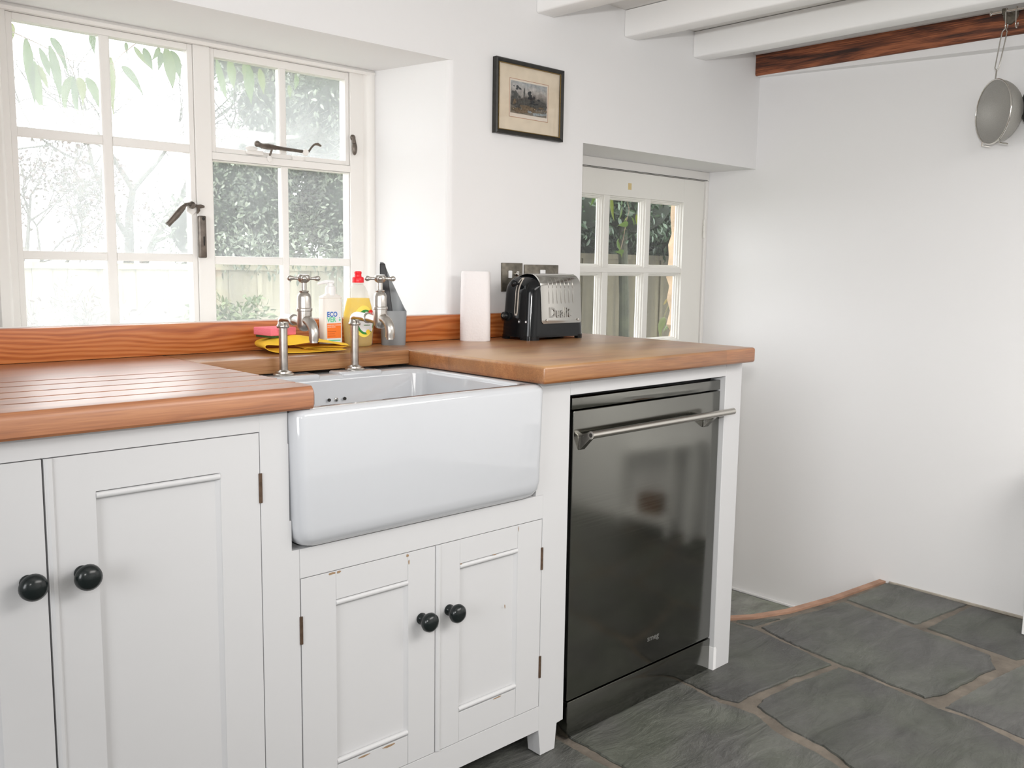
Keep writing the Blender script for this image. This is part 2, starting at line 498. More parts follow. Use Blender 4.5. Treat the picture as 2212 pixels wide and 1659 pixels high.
M['soil'] = P('garden_ground', (0.10, 0.12, 0.06), 0.95, var=0.4, var_scale=3)
M['stone'] = P('honey_limestone', (0.42, 0.31, 0.21), 0.9, var=0.35, var_scale=9, bump=0.9, bump_scale=28)
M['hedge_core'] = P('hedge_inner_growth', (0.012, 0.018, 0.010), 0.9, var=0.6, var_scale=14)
M['table_top'] = wood('pine_table_top', (0.26, 0.14, 0.06), (0.38, 0.22, 0.10), (0.48, 0.30, 0.15), rough=0.4)
M['pan'] = P('dark_pan', (0.05, 0.05, 0.045), 0.35, metal=0.6)
M['tape'] = P('old_tape', (0.66, 0.52, 0.26), 0.6)

# ------------------------------------------------------------------ mesh helpers


class MB:
    def __init__(self):
        self.bm = bmesh.new()

    def _xf(self, verts, mat):
        if mat is not None:
            bmesh.ops.transform(self.bm, matrix=mat, verts=verts)

    def box(self, x0, x1, y0, y1, z0, z1, mi=0, bev=0.0, seg=2, mat=None):
        vs = [self.bm.verts.new((x, y, z)) for z in (z0, z1) for y in (y0, y1) for x in (x0, x1)]
        fs = []
        for q in ((0, 2, 3, 1), (4, 5, 7, 6), (0, 1, 5, 4), (2, 6, 7, 3), (0, 4, 6, 2), (1, 3, 7, 5)):
            f = self.bm.faces.new([vs[i] for i in q])
            f.material_index = mi
            fs.append(f)
        geom = vs
        if bev > 0:
            es = list({e for f in fs for e in f.edges})
            r = bmesh.ops.bevel(self.bm, geom=es, offset=bev, segments=seg, profile=0.5, affect='EDGES', clamp_overlap=True)
            for f in r['faces']:
                f.material_index = mi
            geom = list({v for f in r['faces'] for v in f.verts} | {v for v in vs if v.is_valid})
        self._xf(geom, mat)
        return self

    def loops(self, loops, mi=0, cap0=True, cap1=True, closed=True):
        """Bridge a list of equal-length vertex loops."""
        rows = [[self.bm.verts.new(p) for p in lp] for lp in loops]
        n = len(rows[0])
        for a, b in zip(rows[:-1], rows[1:]):
            for i in range(n if closed else n - 1):
                j = (i + 1) % n
                f = self.bm.faces.new((a[i], a[j], b[j], b[i]))
                f.material_index = mi
        if cap0:
            self.bm.faces.new(list(reversed(rows[0]))).material_index = mi
        if cap1:
            self.bm.faces.new(rows[-1]).material_index = mi
        return self

    def lathe(self, prof, c=(0, 0, 0), axis=(0, 0, 1), n=24, mi=0, cap0=True, cap1=True):
        ax = Vector(axis).normalized()
        t = Vector((1, 0, 0)) if abs(ax.x) < 0.9 else Vector((0, 1, 0))
        e1 = ax.cross(t).normalized()
        e2 = ax.cross(e1)
        c = Vector(c)
        lps = []
        for r, h in prof:
            lps.append([c + ax * h + (e1 * math.cos(2 * math.pi * i / n) + e2 * math.sin(2 * math.pi * i / n)) * max(r, 1e-5) for i in range(n)])
        return self.loops(lps, mi, cap0, cap1)

    def tube(self, pts, r, n=10, mi=0, caps=True):
        pts = [Vector(p) for p in pts]
        rs = r if isinstance(r, (list, tuple)) else [r] * len(pts)
        lps = []
        prev = None
        for i, p in enumerate(pts):
            d = (pts[min(i + 1, len(pts) - 1)] - pts[max(i - 1, 0)]).normalized()
            if prev is None:
                t = Vector((0, 0, 1)) if abs(d.z) < 0.9 else Vector((1, 0, 0))
                e1 = d.cross(t).normalized()
            else:
                e1 = (prev - d * prev.dot(d)).normalized()
            prev = e1
            e2 = d.cross(e1)
            lps.append([p + (e1 * math.cos(2 * math.pi * k / n) + e2 * math.sin(2 * math.pi * k / n)) * rs[i] for k in range(n)])
        return self.loops(lps, mi, caps, caps)

    def sphere(self, c, r, n=14, m=9, mi=0, scale=(1, 1, 1)):
        prof = [(math.sin(math.pi * i / m) * r, -math.cos(math.pi * i / m) * r) for i in range(m + 1)]
        c = Vector(c)
        lps = []
        for rr, h in prof:
            lps.append([c + Vector((math.cos(2 * math.pi * k / n) * max(rr, 1e-5) * scale[0], math.sin(2 * math.pi * k / n) * max(rr, 1e-5) * scale[1], h * scale[2])) for k in range(n)])
        return self.loops(lps, mi)

    def prism(self, poly, ax, a0, a1, mi=0):
        """poly: 2D points in the plane normal to axis ax (order: the other two axes), from a0 to a1."""
        def mk(p, a):
            q = [0, 0, 0]
            o = [i for i in range(3) if i != ax]
            q[ax], q[o[0]], q[o[1]] = a, p[0], p[1]
            return q
        return self.loops([[mk(p, a0) for p in poly], [mk(p, a1) for p in poly]], mi)

    def text(self, s, size, mat, mi=0, extrude=0.0004, align='LEFT', bold=0.0, xs=1.0):
        cu = bpy.data.curves.new('lettering', 'FONT')
        cu.body = s
        cu.size = size
        cu.extrude = extrude
        cu.align_x = align
        cu.offset = bold
        cu.resolution_u = 3
        o = bpy.data.objects.new('lettering', cu)
        COL.objects.link(o)
        bpy.context.view_layer.update()
        me = bpy.data.meshes.new_from_object(o.evaluated_get(bpy.context.evaluated_depsgraph_get()))
        bpy.data.objects.remove(o)
        bpy.data.curves.remove(cu)
        n0 = len(self.bm.verts)
        f0 = len(self.bm.faces)
        me.transform(mat @ Matrix.Diagonal((xs, 1, 1, 1)))
        self.bm.from_mesh(me)
        self.bm.faces.ensure_lookup_table()
        for f in self.bm.faces[f0:]:
            f.material_index = mi
        bpy.data.meshes.remove(me)
        return self

    def build(self, name, mats, parent=None, root=None, smooth=True, angle=35, bevel=0.0, seg=2, recalc=True, origin=None):
        bm = self.bm
        if recalc:
            bmesh.ops.recalc_face_normals(bm, faces=bm.faces[:])
        if not isinstance(mats, (list, tuple)):
            mats = [mats]
        if root is not None:
            origin = Vector(root.location)
        elif origin is None and bm.verts:
            xs = [v.co for v in bm.verts]
            origin = Vector(((min(v.x for v in xs) + max(v.x for v in xs)) / 2, (min(v.y for v in xs) + max(v.y for v in xs)) / 2, min(v.z for v in xs)))
        origin = Vector(origin)
        bmesh.ops.translate(bm, verts=bm.verts[:], vec=-origin)
        me = bpy.data.meshes.new(name)
        bm.to_mesh(me)
        bm.free()
        for m in mats:
            me.materials.append(M[m] if isinstance(m, str) else m)
        if smooth:
            me.shade_smooth()
            me.set_sharp_from_angle(angle=math.radians(angle))
        o = bpy.data.objects.new(name, me)
        COL.objects.link(o)
        if parent is None:
            o.location = origin
        else:
            o.parent = parent
        if bevel > 0:
            b = o.modifiers.new('edge', 'BEVEL')
            b.width = bevel
            b.segments = seg
            b.limit_method = 'ANGLE'
            b.angle_limit = math.radians(40)
        return o


def thing(name, label, cat, loc, group=None, kind=None):
    o = bpy.data.objects.new(name, None)
    o.empty_display_size = 0.05
    o.location = loc
    COL.objects.link(o)
    return tag(o, label, cat, group, kind)


def tag(o, label, cat, group=None, kind=None):
    o['label'] = label
    o['category'] = cat
    if group:
        o['group'] = group
    if kind:
        o['kind'] = kind
    return o


def struct(o):
    o['kind'] = 'structure'
    return o


def struct_root(name, loc):
    o = bpy.data.objects.new(name, None)
    o.location = loc
    o['kind'] = 'structure'
    COL.objects.link(o)
    return o


def rrect(x0, x1, y0, y1, r, z, n=5):
    pts = []
    for cx, cy, a0 in ((x1 - r, y1 - r, 0), (x0 + r, y1 - r, 90), (x0 + r, y0 + r, 180), (x1 - r, y0 + r, 270)):
        for i in range(n + 1):
            a = math.radians(a0 + 90 * i / n)
            pts.append((cx + r * math.cos(a), cy + r * math.sin(a), z))
    return pts


# ------------------------------------------------------------------ the room
YW, XR = 0.66, 2.362          # face of the window wall, face of the right-hand wall
ZC, ZB = 1.93, 1.842          # ceiling, underside of the beams
XL, YF = -2.7, -3.1           # far left and rear walls
YO = 1.06                     # outer face of the window wall

# wall_back: cottage wall with a splayed window reveal and a doorway recess down to the lower floor
b = MB()
wx0, wx1 = -0.42, 0.826       # reveal mouth at the wall face
gx0, gx1 = -0.222, 0.768      # reveal at the window frame
wz0, wz1 = 0.915, 1.660
YG = 0.985                    # back of the window frame
dx0, dz1 = 1.371, 1.4935      # doorway recess, left edge and lintel


def quad(bm, pts, mi=0):
    f = bm.faces.new([bm.verts.new(p) for p in pts])
    f.material_index = mi
    return f


R = 0.018                     # softened plaster arris


def wall_strip(x0, x1, z0, z1):
    quad(b.bm, [(x0, YW, z0), (x1, YW, z0), (x1, YW, z1), (x0, YW, z1)])


wall_strip(XL, wx0 - R, -0.21, ZC + .05)
wall_strip(wx0 - R, wx1 + R, -0.21, wz0)
wall_strip(wx0 - R, wx1 + R, wz1, ZC + .05)
wall_strip(wx1 + R, dx0, -0.21, ZC + .05)
wall_strip(dx0, XR + .05, dz1, ZC + .05)
# reveals with rounded arris
for side, xm, xg in ((1, wx1, gx1), (-1, wx0, gx0)):
    lp0, lp1 = [], []
    for i in range(7):
        a = math.radians(90 * i / 6)
        px = xm + side * (R - R * math.sin(a))
        py = YW + R - R * math.cos(a)
        lp0.append((px, py))
    lp0.append((xg, YG))
    for p, q in zip(lp0[:-1], lp0[1:]):
        quad(b.bm, [(p[0], p[1], wz0), (q[0], q[1], wz0), (q[0], q[1], wz1), (p[0], p[1], wz1)])
quad(b.bm, [(wx0 - R, YW, wz1), (wx1 + R, YW, wz1), (gx1, YG, wz1), (gx0, YG, wz1)])
quad(b.bm, [(wx0 - R, YW, wz0), (wx1 + R, YW, wz0), (gx1, YG, wz0), (gx0, YG, wz0)])
# recess sides
quad(b.bm, [(dx0, YW, -0.21), (dx0, YO, -0.21), (dx0, YO, dz1), (dx0, YW, dz1)])
quad(b.bm, [(dx0, YW, dz1), (dx0, YO, dz1), (XR + .05, YO, dz1), (XR + .05, YW, dz1)])
# outer leaf so that the wall is solid
for x0, x1, z0, z1 in ((XL, gx0, -0.3, 2.3), (gx0, gx1, -0.3, wz0), (gx0, gx1, wz1, 2.3), (gx1, dx0, -0.3, 2.3), (dx0, XR + .3, dz1, 2.3)):
    quad(b.bm, [(x0, YO, z0), (x1, YO, z0), (x1, YO, z1), (x0, YO, z1)])
for x in (gx0, gx1):
    quad(b.bm, [(x, YG, wz0), (x, YO, wz0), (x, YO, wz1), (x, YG, wz1)])
for z in (wz0, wz1):
    quad(b.bm, [(gx0, YG, z), (gx0, YO, z), (gx1, YO, z), (gx1, YG, z)])
bmesh.ops.remove_doubles(b.bm, verts=b.bm.verts[:], dist=1e-5)
struct(b.build('wall_back', 'plaster', origin=(0, YW, 0), smooth=False))

struct(MB().box(XR, XR + 0.2, YF - 0.1, 0.934, -0.3, ZC + 0.05).build('wall_right', 'plaster'))
struct(MB().box(XL - 0.2, XL, YF - 0.1, YW, -0.1, ZC + 0.05).build('wall_left', 'plaster'))
struct(MB().box(XL, XR, YF - 0.2, YF, -0.1, ZC + 0.05).build('wall_front', 'plaster'))
struct(MB().box(XL - .2, XR + .2, YF - 0.2, YO, ZC, ZC + 0.12).build('ceiling', 'ceiling'))

# slightly proud plaster ledge under the brown beam
b = MB()
b.loops([[(2.336, 0.655, 1.836), (XR + .01, 0.655, 1.836), (XR + .01, 0.655, 1.838), (2.336, 0.655, 1.838)],
         [(2.336, -0.30, 1.803), (XR + .01, -0.30, 1.795), (XR + .01, -0.30, 1.838), (2.336, -0.30, 1.838)],
         [(2.336, -1.6, 1.79), (XR + .01, -1.6, 1.78), (XR + .01, -1.6, 1.838), (2.336, -1.6, 1.838)]])
struct(b.build('trim_1', 'plaster'))

# beams
BG = 'ceiling beams over the worktop'


def rough_beam(name, x0, x1, z0, z1, mat, label, y0=YF, y1=YW - 0.001, wob=0.004, seed=0, group=BG):
    b = MB()
    lps = []
    n = 40
    rr = 0.006
    for i in range(n + 1):
        y = y1 + (y0 - y1) * i / n
        w = [noise.noise(Vector((seed * 7.3 + k * 11.1, y * 2.3, 0.5))) * wob for k in range(4)]
        a, c, bo, = x0 + w[0], x1 + w[1], z0 + w[2]
        lps.append([(a, y, z1), (a, y, bo + rr), (a + rr * .3, y, bo + rr * .3), (a + rr, y, bo), (c - rr, y, bo), (c - rr * .3, y, bo + rr * .3), (c, y, bo + rr), (c, y, z1)])
    b.loops(lps)
    return tag(b.build(name, mat, angle=50), label, 'beam', group, 'thing')


rough_beam('ceiling_beam', 1.156, 1.232, ZB, ZC - .002, 'beam_white', 'white painted ceiling beam above the picture, leftmost of the three white ones', seed=1)
rough_beam('ceiling_beam', 1.557, 1.626, ZB + .002, ZC - .002, 'beam_white', 'middle one of the three white painted ceiling beams', seed=2)
rough_beam('ceiling_beam', 1.931, 2.006, ZB, ZC - .002, 'beam_white', 'white painted ceiling beam next to the brown beam', seed=3)
rough_beam('ceiling_beam', 2.326, XR - .002, 1.8385, 1.914, 'brown_beam', 'brown stained timber beam along the right wall, carrying the utensil rail', wob=0.0015, seed=4)
struct(MB().box(2.31, XR - .001, YF, YW - .001, 1.9145, ZC - .001).build('trim_2', 'plaster'))

# floor: upper slate floor ending at a curved step, lower floor by the door
b = MB()
EDGE = [(2.36, 0.048), (2.06, 0.078), (1.83, 0.120), (1.70, 0.170), (1.60, 0.235), (1.50, 0.33), (1.40, 0.47), (1.345, 0.62), (1.34, 0.66)]
poly = [(XL, YF), (XR, YF)] + EDGE + [(XL, 0.66)]
b.prism(poly, 2, -0.10, -0.0045)
for f in b.bm.faces:
    f.material_index = 0
STONES = [
    [(2.083, 0.050), (2.34, 0.036), (2.354, 0.030), (2.352, -0.244), (2.062, -0.206), (2.039, -0.195)],
    [(2.352, -0.257), (2.346, -0.411), (2.339, -0.455), (2.112, -0.567), (1.994, -0.516), (1.999, -0.462), (2.036, -0.238)],
    [(1.645, 0.112), (1.767, 0.100), (2.051, 0.046), (2.014, -0.206), (1.973, -0.452), (1.886, -0.494), (1.73, -0.474), (1.602, -0.457), (1.552, -0.439), (1.57, -0.283), (1.582, -0.172), (1.618, 0.03)],
    [(1.644, 0.196), (1.729, 0.136), (1.760, 0.108), (1.637, 0.130), (1.631, 0.19)],
    [(1.617, 0.194), (1.618, 0.127), (1.6, 0.019), (1.556, -0.173), (1.415, -0.148), (1.26, -0.13), (1.158, -0.122), (1.144, -0.082), (1.154, 0.055), (1.20, 0.60), (1.33, 0.60), (1.378, 0.46), (1.47, 0.33), (1.56, 0.24)],
    [(1.556, -0.193), (1.552, -0.309), (1.526, -0.45), (1.523, -0.484), (1.519, -0.574), (1.481, -0.704), (1.241, -0.776), (1.018, -0.648), (1.092, -0.441), (1.122, -0.378), (1.13, -0.28), (1.154, -0.223), (1.179, -0.163), (1.222, -0.153), (1.392, -0.165)],
    [(1.975, -0.54), (1.844, -0.516), (1.607, -0.497), (1.537, -0.488), (1.536, -0.569), (1.512, -0.704), (1.754, -0.74), (2.1, -0.70), (2.10, -0.585)],
    [(1.140, 0.046), (1.125, -0.095), (1.138, -0.14), (1.139, -0.184), (1.098, -0.278), (1.081, -0.389), (1.069, -0.437), (0.99, -0.612), (0.70, -0.62), (0.690, -0.20), (0.705, 0.04), (0.73, 0.20), (1.13, 0.20)],
    [(0.670, 0.20), (0.672, -0.20), (0.680, -0.62), (0.2, -0.66), (0.05, -0.3), (0.07, 0.2)],
]
# the rest of the floor, out of the photograph: plain courses
for (x0, x1, y0, y1) in ((2.12, 2.35, -1.1, -0.60), (1.5, 2.1, -1.25, -0.76), (0.75, 1.48, -1.3, -0.80), (0.0, 0.73, -1.3, -0.68), (-0.75, -0.02, -1.3, -0.68), (-0.75, 0.03, -0.66, -0.1), (-1.5, -0.77, -1.3, -0.5), (-1.5, -0.77, -0.48, 0.2),
                         (-2.65, -1.52, -1.3, -0.5), (-2.65, -1.52, -0.48, 0.2), (1.6, 2.35, -2.0, -1.27), (0.7, 1.58, -2.0, -1.32), (-0.3, 0.68, -2.0, -1.32), (-1.3, -0.32, -2.0, -1.32), (-2.65, -1.32, -2.0, -1.32),
                         (1.3, 2.35, -3.05, -2.02), (0.3, 1.28, -3.05, -2.02), (-0.9, 0.28, -3.05, -2.02), (-2.65, -0.92, -3.05, -2.02)):
    STONES.append([(x0, y0), (x1, y0), (x1, y1), (x0, y1)])


def flagstone(b, poly, seed, z1=0.0, z0=-0.02, shrink=0.0015):
    pts = []
    n = len(poly)
    cx = sum(p[0] for p in poly) / n
    cy = sum(p[1] for p in poly) / n
    for i in range(n):
        p, q = Vector(poly[i]), Vector(poly[(i + 1) % n])
        k = max(2, int((q - p).length / 0.012))
        for j in range(k):
            s = p.lerp(q, j / k)
            w = 0.006
            d = Vector((noise.noise(Vector((s.x * 14, s.y * 14, seed * 3.1))), noise.noise(Vector((s.x * 14, s.y * 14, seed * 3.1 + 50))))) * w
            d += Vector((noise.noise(Vector((s.x * 70, s.y * 70, seed * 5.1))), noise.noise(Vector((s.x * 70, s.y * 70, seed * 5.1 + 50))))) * 0.0035
            s = s + d
            c = Vector((cx, cy))
            s = s + (c - s).normalized() * shrink
            pts.append(s)
    c = Vector((cx, cy))

    def z(s):
        return z1 + noise.noise(Vector((s.x * 3, s.y * 3, seed * 1.7))) * 0.004
    l0 = [(s.x, s.y, z0) for s in pts]
    l1 = [(s.x, s.y, z(s) - 0.003) for s in pts]
    l2 = [(*(s + (c - s).normalized() * 0.003), z(s)) for s in pts]
    b.loops([l0, l1, l2], 1, True, True)


for i, st in enumerate(STONES):
    flagstone(b, st, i + 1)
b.bm.normal_update()
struct(b.build('floor', ['mortar', 'slate'], origin=(0, 0, 0), angle=30))

b = MB()
b.box(1.0, XR, 0.03, YO + .2, -0.30, -0.212, mi=0)
flagstone(b, [(1.1, 0.25), (1.62, 0.24), (1.9, 0.15), (2.352, 0.10), (2.352, 0.86), (1.1, 0.86)], 31, z1=-0.200, z0=-0.22)
struct(b.build('floor_lower', ['mortar', 'slate_daylit'], origin=(2, .5, -.2)))

# mortar fillets where the right wall meets the floors
struct(MB().box(XR - .007, XR - .0002, -3.0, 0.03, -0.004, 0.0055).build('trim_5', 'mortar_pale', bevel=.002))
struct(MB().box(XR - .010, XR - .0002, 0.075, 0.86, -0.2, -0.190).build('trim_6', 'plaster', bevel=.002))

# step nosing along the curved edge
b = MB()
lps = []
for i, (x, y) in enumerate(EDGE):
    p = Vector((x, y))
    a = Vector(EDGE[max(i - 1, 0)])
    c = Vector(EDGE[min(i + 1, len(EDGE) - 1)])
    t = (c - a).normalized()
    nrm = Vector((-t.y, t.x))
    if nrm.y < 0 and i < 4:
        nrm = -nrm
    if nrm.x < 0 and i >= 4:
        nrm = -nrm
    o = p + nrm * 0.022
    q = p - nrm * 0.006
    lps.append([(q.x, q.y, -0.19), (q.x, q.y, 0.003), (o.x - nrm.x * .004, o.y - nrm.y * .004, 0.003), (o.x, o.y, -0.003), (o.x, o.y, -0.19)])
b.loops(lps)
struct(b.build('trim_3', 'nosing', angle=40))

# ------------------------------------------------------------------ window
WIN = struct_root('window_1', (0.28, 0.955, wz0))
b = MB()
y0, y1 = 0.953, 0.995
b.box(-0.222, -0.191, y0, y1, wz0, wz1)
b.box(0.701, 0.768, y0, y1, wz0, wz1)
b.box(-0.191, 0.701, y0, y1, 1.6465, wz1)
b.box(0.2365, 0.2805, y0, y1, wz0, 1.6465)
b.box(0.2805, 0.701, y0, y1, 1.3675, 1.3865)
b.box(-0.191, 0.701, y0, y1, wz0, 0.925)
b.build('window_frame', 'gloss_white', WIN, WIN, bevel=0.0018)
# beads between frame and plaster
b = MB()
b.prism([(0.9535, 1.668), (0.940, 1.662), (0.932, 1.652), (0.936, 1.645), (0.9535, 1.647)], 0, -0.23, 0.775)
b.loops([[(0.745, 0.9535, z), (0.748, 0.943, z), (0.757, 0.934, z), (0.772, 0.934, z), (0.785, 0.945, z), (0.785, 0.9535, z)] for z in (wz0, 1.655)])
b.loops([[(-0.205, 0.9535, z), (-0.208, 0.943, z), (-0.217, 0.934, z), (-0.235, 0.934, z), (-0.24, 0.945, z), (-0.24, 0.9535, z)] for z in (wz0, 1.655)])
b.build('bead_moulding', 'gloss_white', WIN, WIN, angle=60)
MB().box(-0.42, 0.82, 0.6592, 0.960, 0.900, 0.9205).box(-0.42, 0.824, 0.6592, 0.6665, 0.9205, 0.9702).build('window_sill', 'gloss_white', WIN, WIN, bevel=0.003)


def casement(name, x0, x1, z0, z1, vbars, hbars, stile, rail_t, rail_b, mat_pane, yf=0.958, yb=0.988):
    """Sash: outer frame, slender bars with putty fillets, one pane mesh behind."""
    b = MB()
    b.box(x0, x0 + stile, yf, yb, z0, z1)
    b.box(x1 - stile, x1, yf, yb, z0, z1)
    b.box(x0 + stile, x1 - stile, yf, yb, z1 - rail_t, z1)
    b.box(x0 + stile, x1 - stile, yf, yb, z0, z0 + rail_b)
    for v0, v1 in vbars:
        b.prism([(v0, yf + .003), (v0 + .003, yf), (v1 - .003, yf), (v1, yf + .003), (v1 - .006, yb), (v0 + .006, yb)], 2, z0 + rail_b, z1 - rail_t)
    for h0, h1 in hbars:
        xs = [x0 + stile] + [v for vb in vbars for v in vb] + [x1 - stile]
        for i in range(0, len(xs), 2):
            b.prism([(yf + .003, h0), (yf, h0 + .003), (yf, h1 - .003), (yf + .003, h1), (yb, h1 - .006), (yb, h0 + .006)], 0, xs[i] - 0.0005, xs[i + 1] + 0.0005)
    s = b.build(name, 'gloss_white', WIN, WIN, bevel=0.0012)
    p = MB().box(x0 + stile * .5, x1 - stile * .5, 0.976, 0.9762, z0 + rail_b * .5, z1 - rail_t * .5).build('pane', mat_pane, s, WIN, smooth=False)
    return s


SL = casement('casement_sash', -0.1905, 0.2360, 0.926, 1.6460, [(0.0085, 0.0335)], [(1.377, 1.4005), (1.1030, 1.1245)], 0.0135, 0.0155, 0.014, 'pane_left')
ST = casement('top_light', 0.2812, 0.7000, 1.3872, 1.6460, [(0.4775, 0.4995)], [], 0.0125, 0.020, 0.0125, 'pane_top')
SF = casement('fixed_light', 0.2810, 0.7005, 0.926, 1.3670, [(0.4805, 0.5030)], [(1.0980, 1.1205)], 0.0025, 0.0025, 0.014, 'pane_low')

# ironmongery
b = MB()
b.tube([(0.414, 0.936, 1.4125), (0.428, 0.934, 1.4125), (0.46, 0.934, 1.4115), (0.532, 0.934, 1.4095)], [0.007, 0.0085, 0.0052, 0.0045])
b.sphere((0.398, 0.934, 1.4165), 0.0085)
b.tube([(0.398, 0.934, 1.4165), (0.414, 0.936, 1.4125)], [0.006, 0.007])
b.tube([(0.532, 0.934, 1.4095), (0.552, 0.934, 1.411), (0.562, 0.934, 1.424), (0.570, 0.933, 1.432), (0.580, 0.932, 1.434), (0.590, 0.931, 1.429)], [0.0045, 0.003, 0.003, 0.0032, 0.0045, 0.003])
b.tube([(0.442, 0.936, 1.409), (0.442, 0.944, 1.398), (0.442, 0.952, 1.390)], 0.0028)
st = b.build('casement_stay', 'iron', WIN, WIN)
b = MB()
b.box(0.376, 0.424, 0.9485, 0.9585, 1.3895, 1.402, bev=.003)
b.sphere((0.385, 0.942, 1.404), 0.008, scale=(2.2, 1, .8))
b.box(0.512, 0.546, 0.9485, 0.9585, 1.386, 1.397, bev=.002)
b.lathe([(0.009, 0), (0.009, 0.006)], (0.541, 0.929, 1.407), (0, 1, 0), 16)
b.sphere((0.442, 0.9505, 1.383), 0.0075, scale=(1, .5, 1.3))
b.build('stay_bracket', 'gloss_white', st, WIN)
b = MB()
b.sphere((0.2160, 0.940, 1.2470), 0.0095, scale=(1, .9, 1))
b.tube([(0.216, 0.938, 1.247), (0.203, 0.934, 1.2485), (0.195, 0.932, 1.246)], [0.005, 0.004, 0.005])
b.tube([(0.197, 0.932, 1.2475), (0.187, 0.931, 1.238), (0.170, 0.931, 1.218), (0.152, 0.931, 1.199), (0.148, 0.931, 1.195)], [0.0035, 0.0072, 0.0085, 0.0068, 0.0072])
b.tube([(0.218, 0.94, 1.2465), (0.230, 0.941, 1.2455), (0.240, 0.943, 1.2450), (0.250, 0.944, 1.2450)], [0.005, 0.0035, 0.0055, 0.003])
b.tube([(0.234, 0.943, 1.244), (0.236, 0.945, 1.235), (0.232, 0.946, 1.227)], [0.004, 0.004, 0.002])
h = b.build('latch_handle', 'iron', SL, WIN)
MB().prism([(0.207, 1.232), (0.2225, 1.222), (0.2335, 1.232), (0.2335, 1.256), (0.2225, 1.262), (0.207, 1.252)], 1, 0.950, 0.9578).build('latch_backplate', 'gloss_white', SL, WIN, bevel=.002)
b = MB()
b.box(0.2345, 0.2520, 0.936, 0.954, 1.1145, 1.2215, bev=0.003)
b.lathe([(0.0042, 0), (0.0042, 0.0004)], (0.2440, 0.9358, 1.214), (0, -1, 0), 14, mi=1)
b.box(0.2425, 0.2462, 0.9352, 0.9362, 1.146, 1.169, mi=1, bev=0.0004)
b.build('mortice_plate', ['iron', 'gap'], WIN, WIN)
b = MB()
b.sphere((0.706, 0.948, 1.466), 0.0085, scale=(1, .7, 1))
b.tube([(0.706, 0.945, 1.466), (0.708, 0.944, 1.450)], [0.0055, 0.0065])
b.sphere((0.709, 0.944, 1.436), 0.0105, scale=(0.8, .6, 1.9))
b.build('sash_catch', 'iron', WIN, WIN)

# ------------------------------------------------------------------ door in the recess
DOOR = struct_root('door_1', (1.88, 0.9, -0.2))
b = MB()
b.box(1.375, XR, 0.872, 0.93, 1.459, 1.4935)
b.box(2.345, XR, 0.872, 0.93, -0.2, 1.459)
b.box(1.375, 1.395, 0.872, 0.93, -0.2, 1.459)
b.build('door_frame', 'gloss_white', DOOR, DOOR, bevel=0.002)
b = MB()
yf, yb = 0.880, 0.922
cols = ((1.541, 1.734), (1.764, 1.973), (2.001, 2.207))
b.box(1.397, 1.541, yf, yb, -0.19, 1.457)
b.box(2.207, 2.343, yf, yb, -0.19, 1.457)
b.box(1.541, 2.207, yf, yb, 1.366, 1.457)
b.box(1.541, 2.207, yf, yb, 0.60, 0.823)
b.box(1.541, 2.207, yf + .015, yb - .01, -0.05, 0.60)
b.box(1.541, 2.207, yf, yb, -0.19, -0.05)
b.box(1.541, 2.207, yf + .002, yb, 1.0885, 1.107)
for v0, v1 in ((1.734, 1.764), (1.973, 2.001)):
    b.box(v0, v1, yf + .002, yb, 0.823, 1.0885)
    b.box(v0, v1, yf + .002, yb, 1.107, 1.366)
# stepped glazing beads round each light
for c0, c1 in cols:
    for z0_, z1_ in ((0.823, 1.0885), (1.107, 1.366)):
        b.loops([[(c0 + o_, y_, z0_ + o_), (c1 - o_, y_, z0_ + o_), (c1 - o_, y_, z1_ - o_), (c0 + o_, y_, z1_ - o_)] for o_, y_ in
                 ((-0.0005, 0.889), (0.005, 0.889), (0.0055, 0.8965), (0.0095, 0.897), (0.010, 0.904), (0.0125, 0.9045), (0.0125, 0.911))], 0, False, False)
leaf = b.build('door_leaf', 'cream', DOOR, DOOR, bevel=0.0012)
MB().box(1.53, 2.21, 0.9085, 0.9088, 0.81, 1.37).build('pane', 'pane_door', leaf, DOOR, smooth=False)
MB().box(1.862, 1.881, 0.8794, 0.8801, 1.393, 1.417).build('tape_mark', 'tape', leaf, DOOR)
b = MB()
b.lathe([(0.006, 0), (0.006, 0.022), (0.0045, 0.0225), (0.0045, 0.0255), (0.006, 0.026), (0.006, 0.048), (0.0045, 0.0485), (0.0045, 0.0515), (0.006, 0.052), (0.006, 0.074)], (2.343, 0.874, 1.232), (0, 0, 1), 12)
b.build('hinge', 'cream', leaf, DOOR)
MB().box(1.375, 2.345, 0.868, 0.873, 1.4595, 1.4610).build('shadow_gap', 'gap', DOOR, DOOR)
# stone jamb outside the door
b = MB()
prof = [2.446, 2.439, 2.452, 2.430, 2.438, 2.433, 2.424, 2.448, 2.434, 2.459, 2.438, 2.465, 2.450, 2.44, 2.43]
zs = [1.50, 1.33, 1.255, 1.208, 1.16, 1.121, 1.068, 1.03, 0.978, 0.924, 0.864, 0.836, 0.80, 0.5, -0.25]
lps = []
for x, z in zip(prof, zs):
    r1 = noise.noise(Vector((z * 20, 1, 0))) * .006
    x -= 0.012
    lps.append([(x + .004 + r1, 0.935, z), (x + r1, 1.0, z), (x, 1.090, z), (x + .003, 1.112, z), (x + .03, 1.118, z), (2.75, 1.115, z), (2.75, 0.935, z)])
b.loops(lps)
struct(b.build('trim_4', 'stone', angle=50))

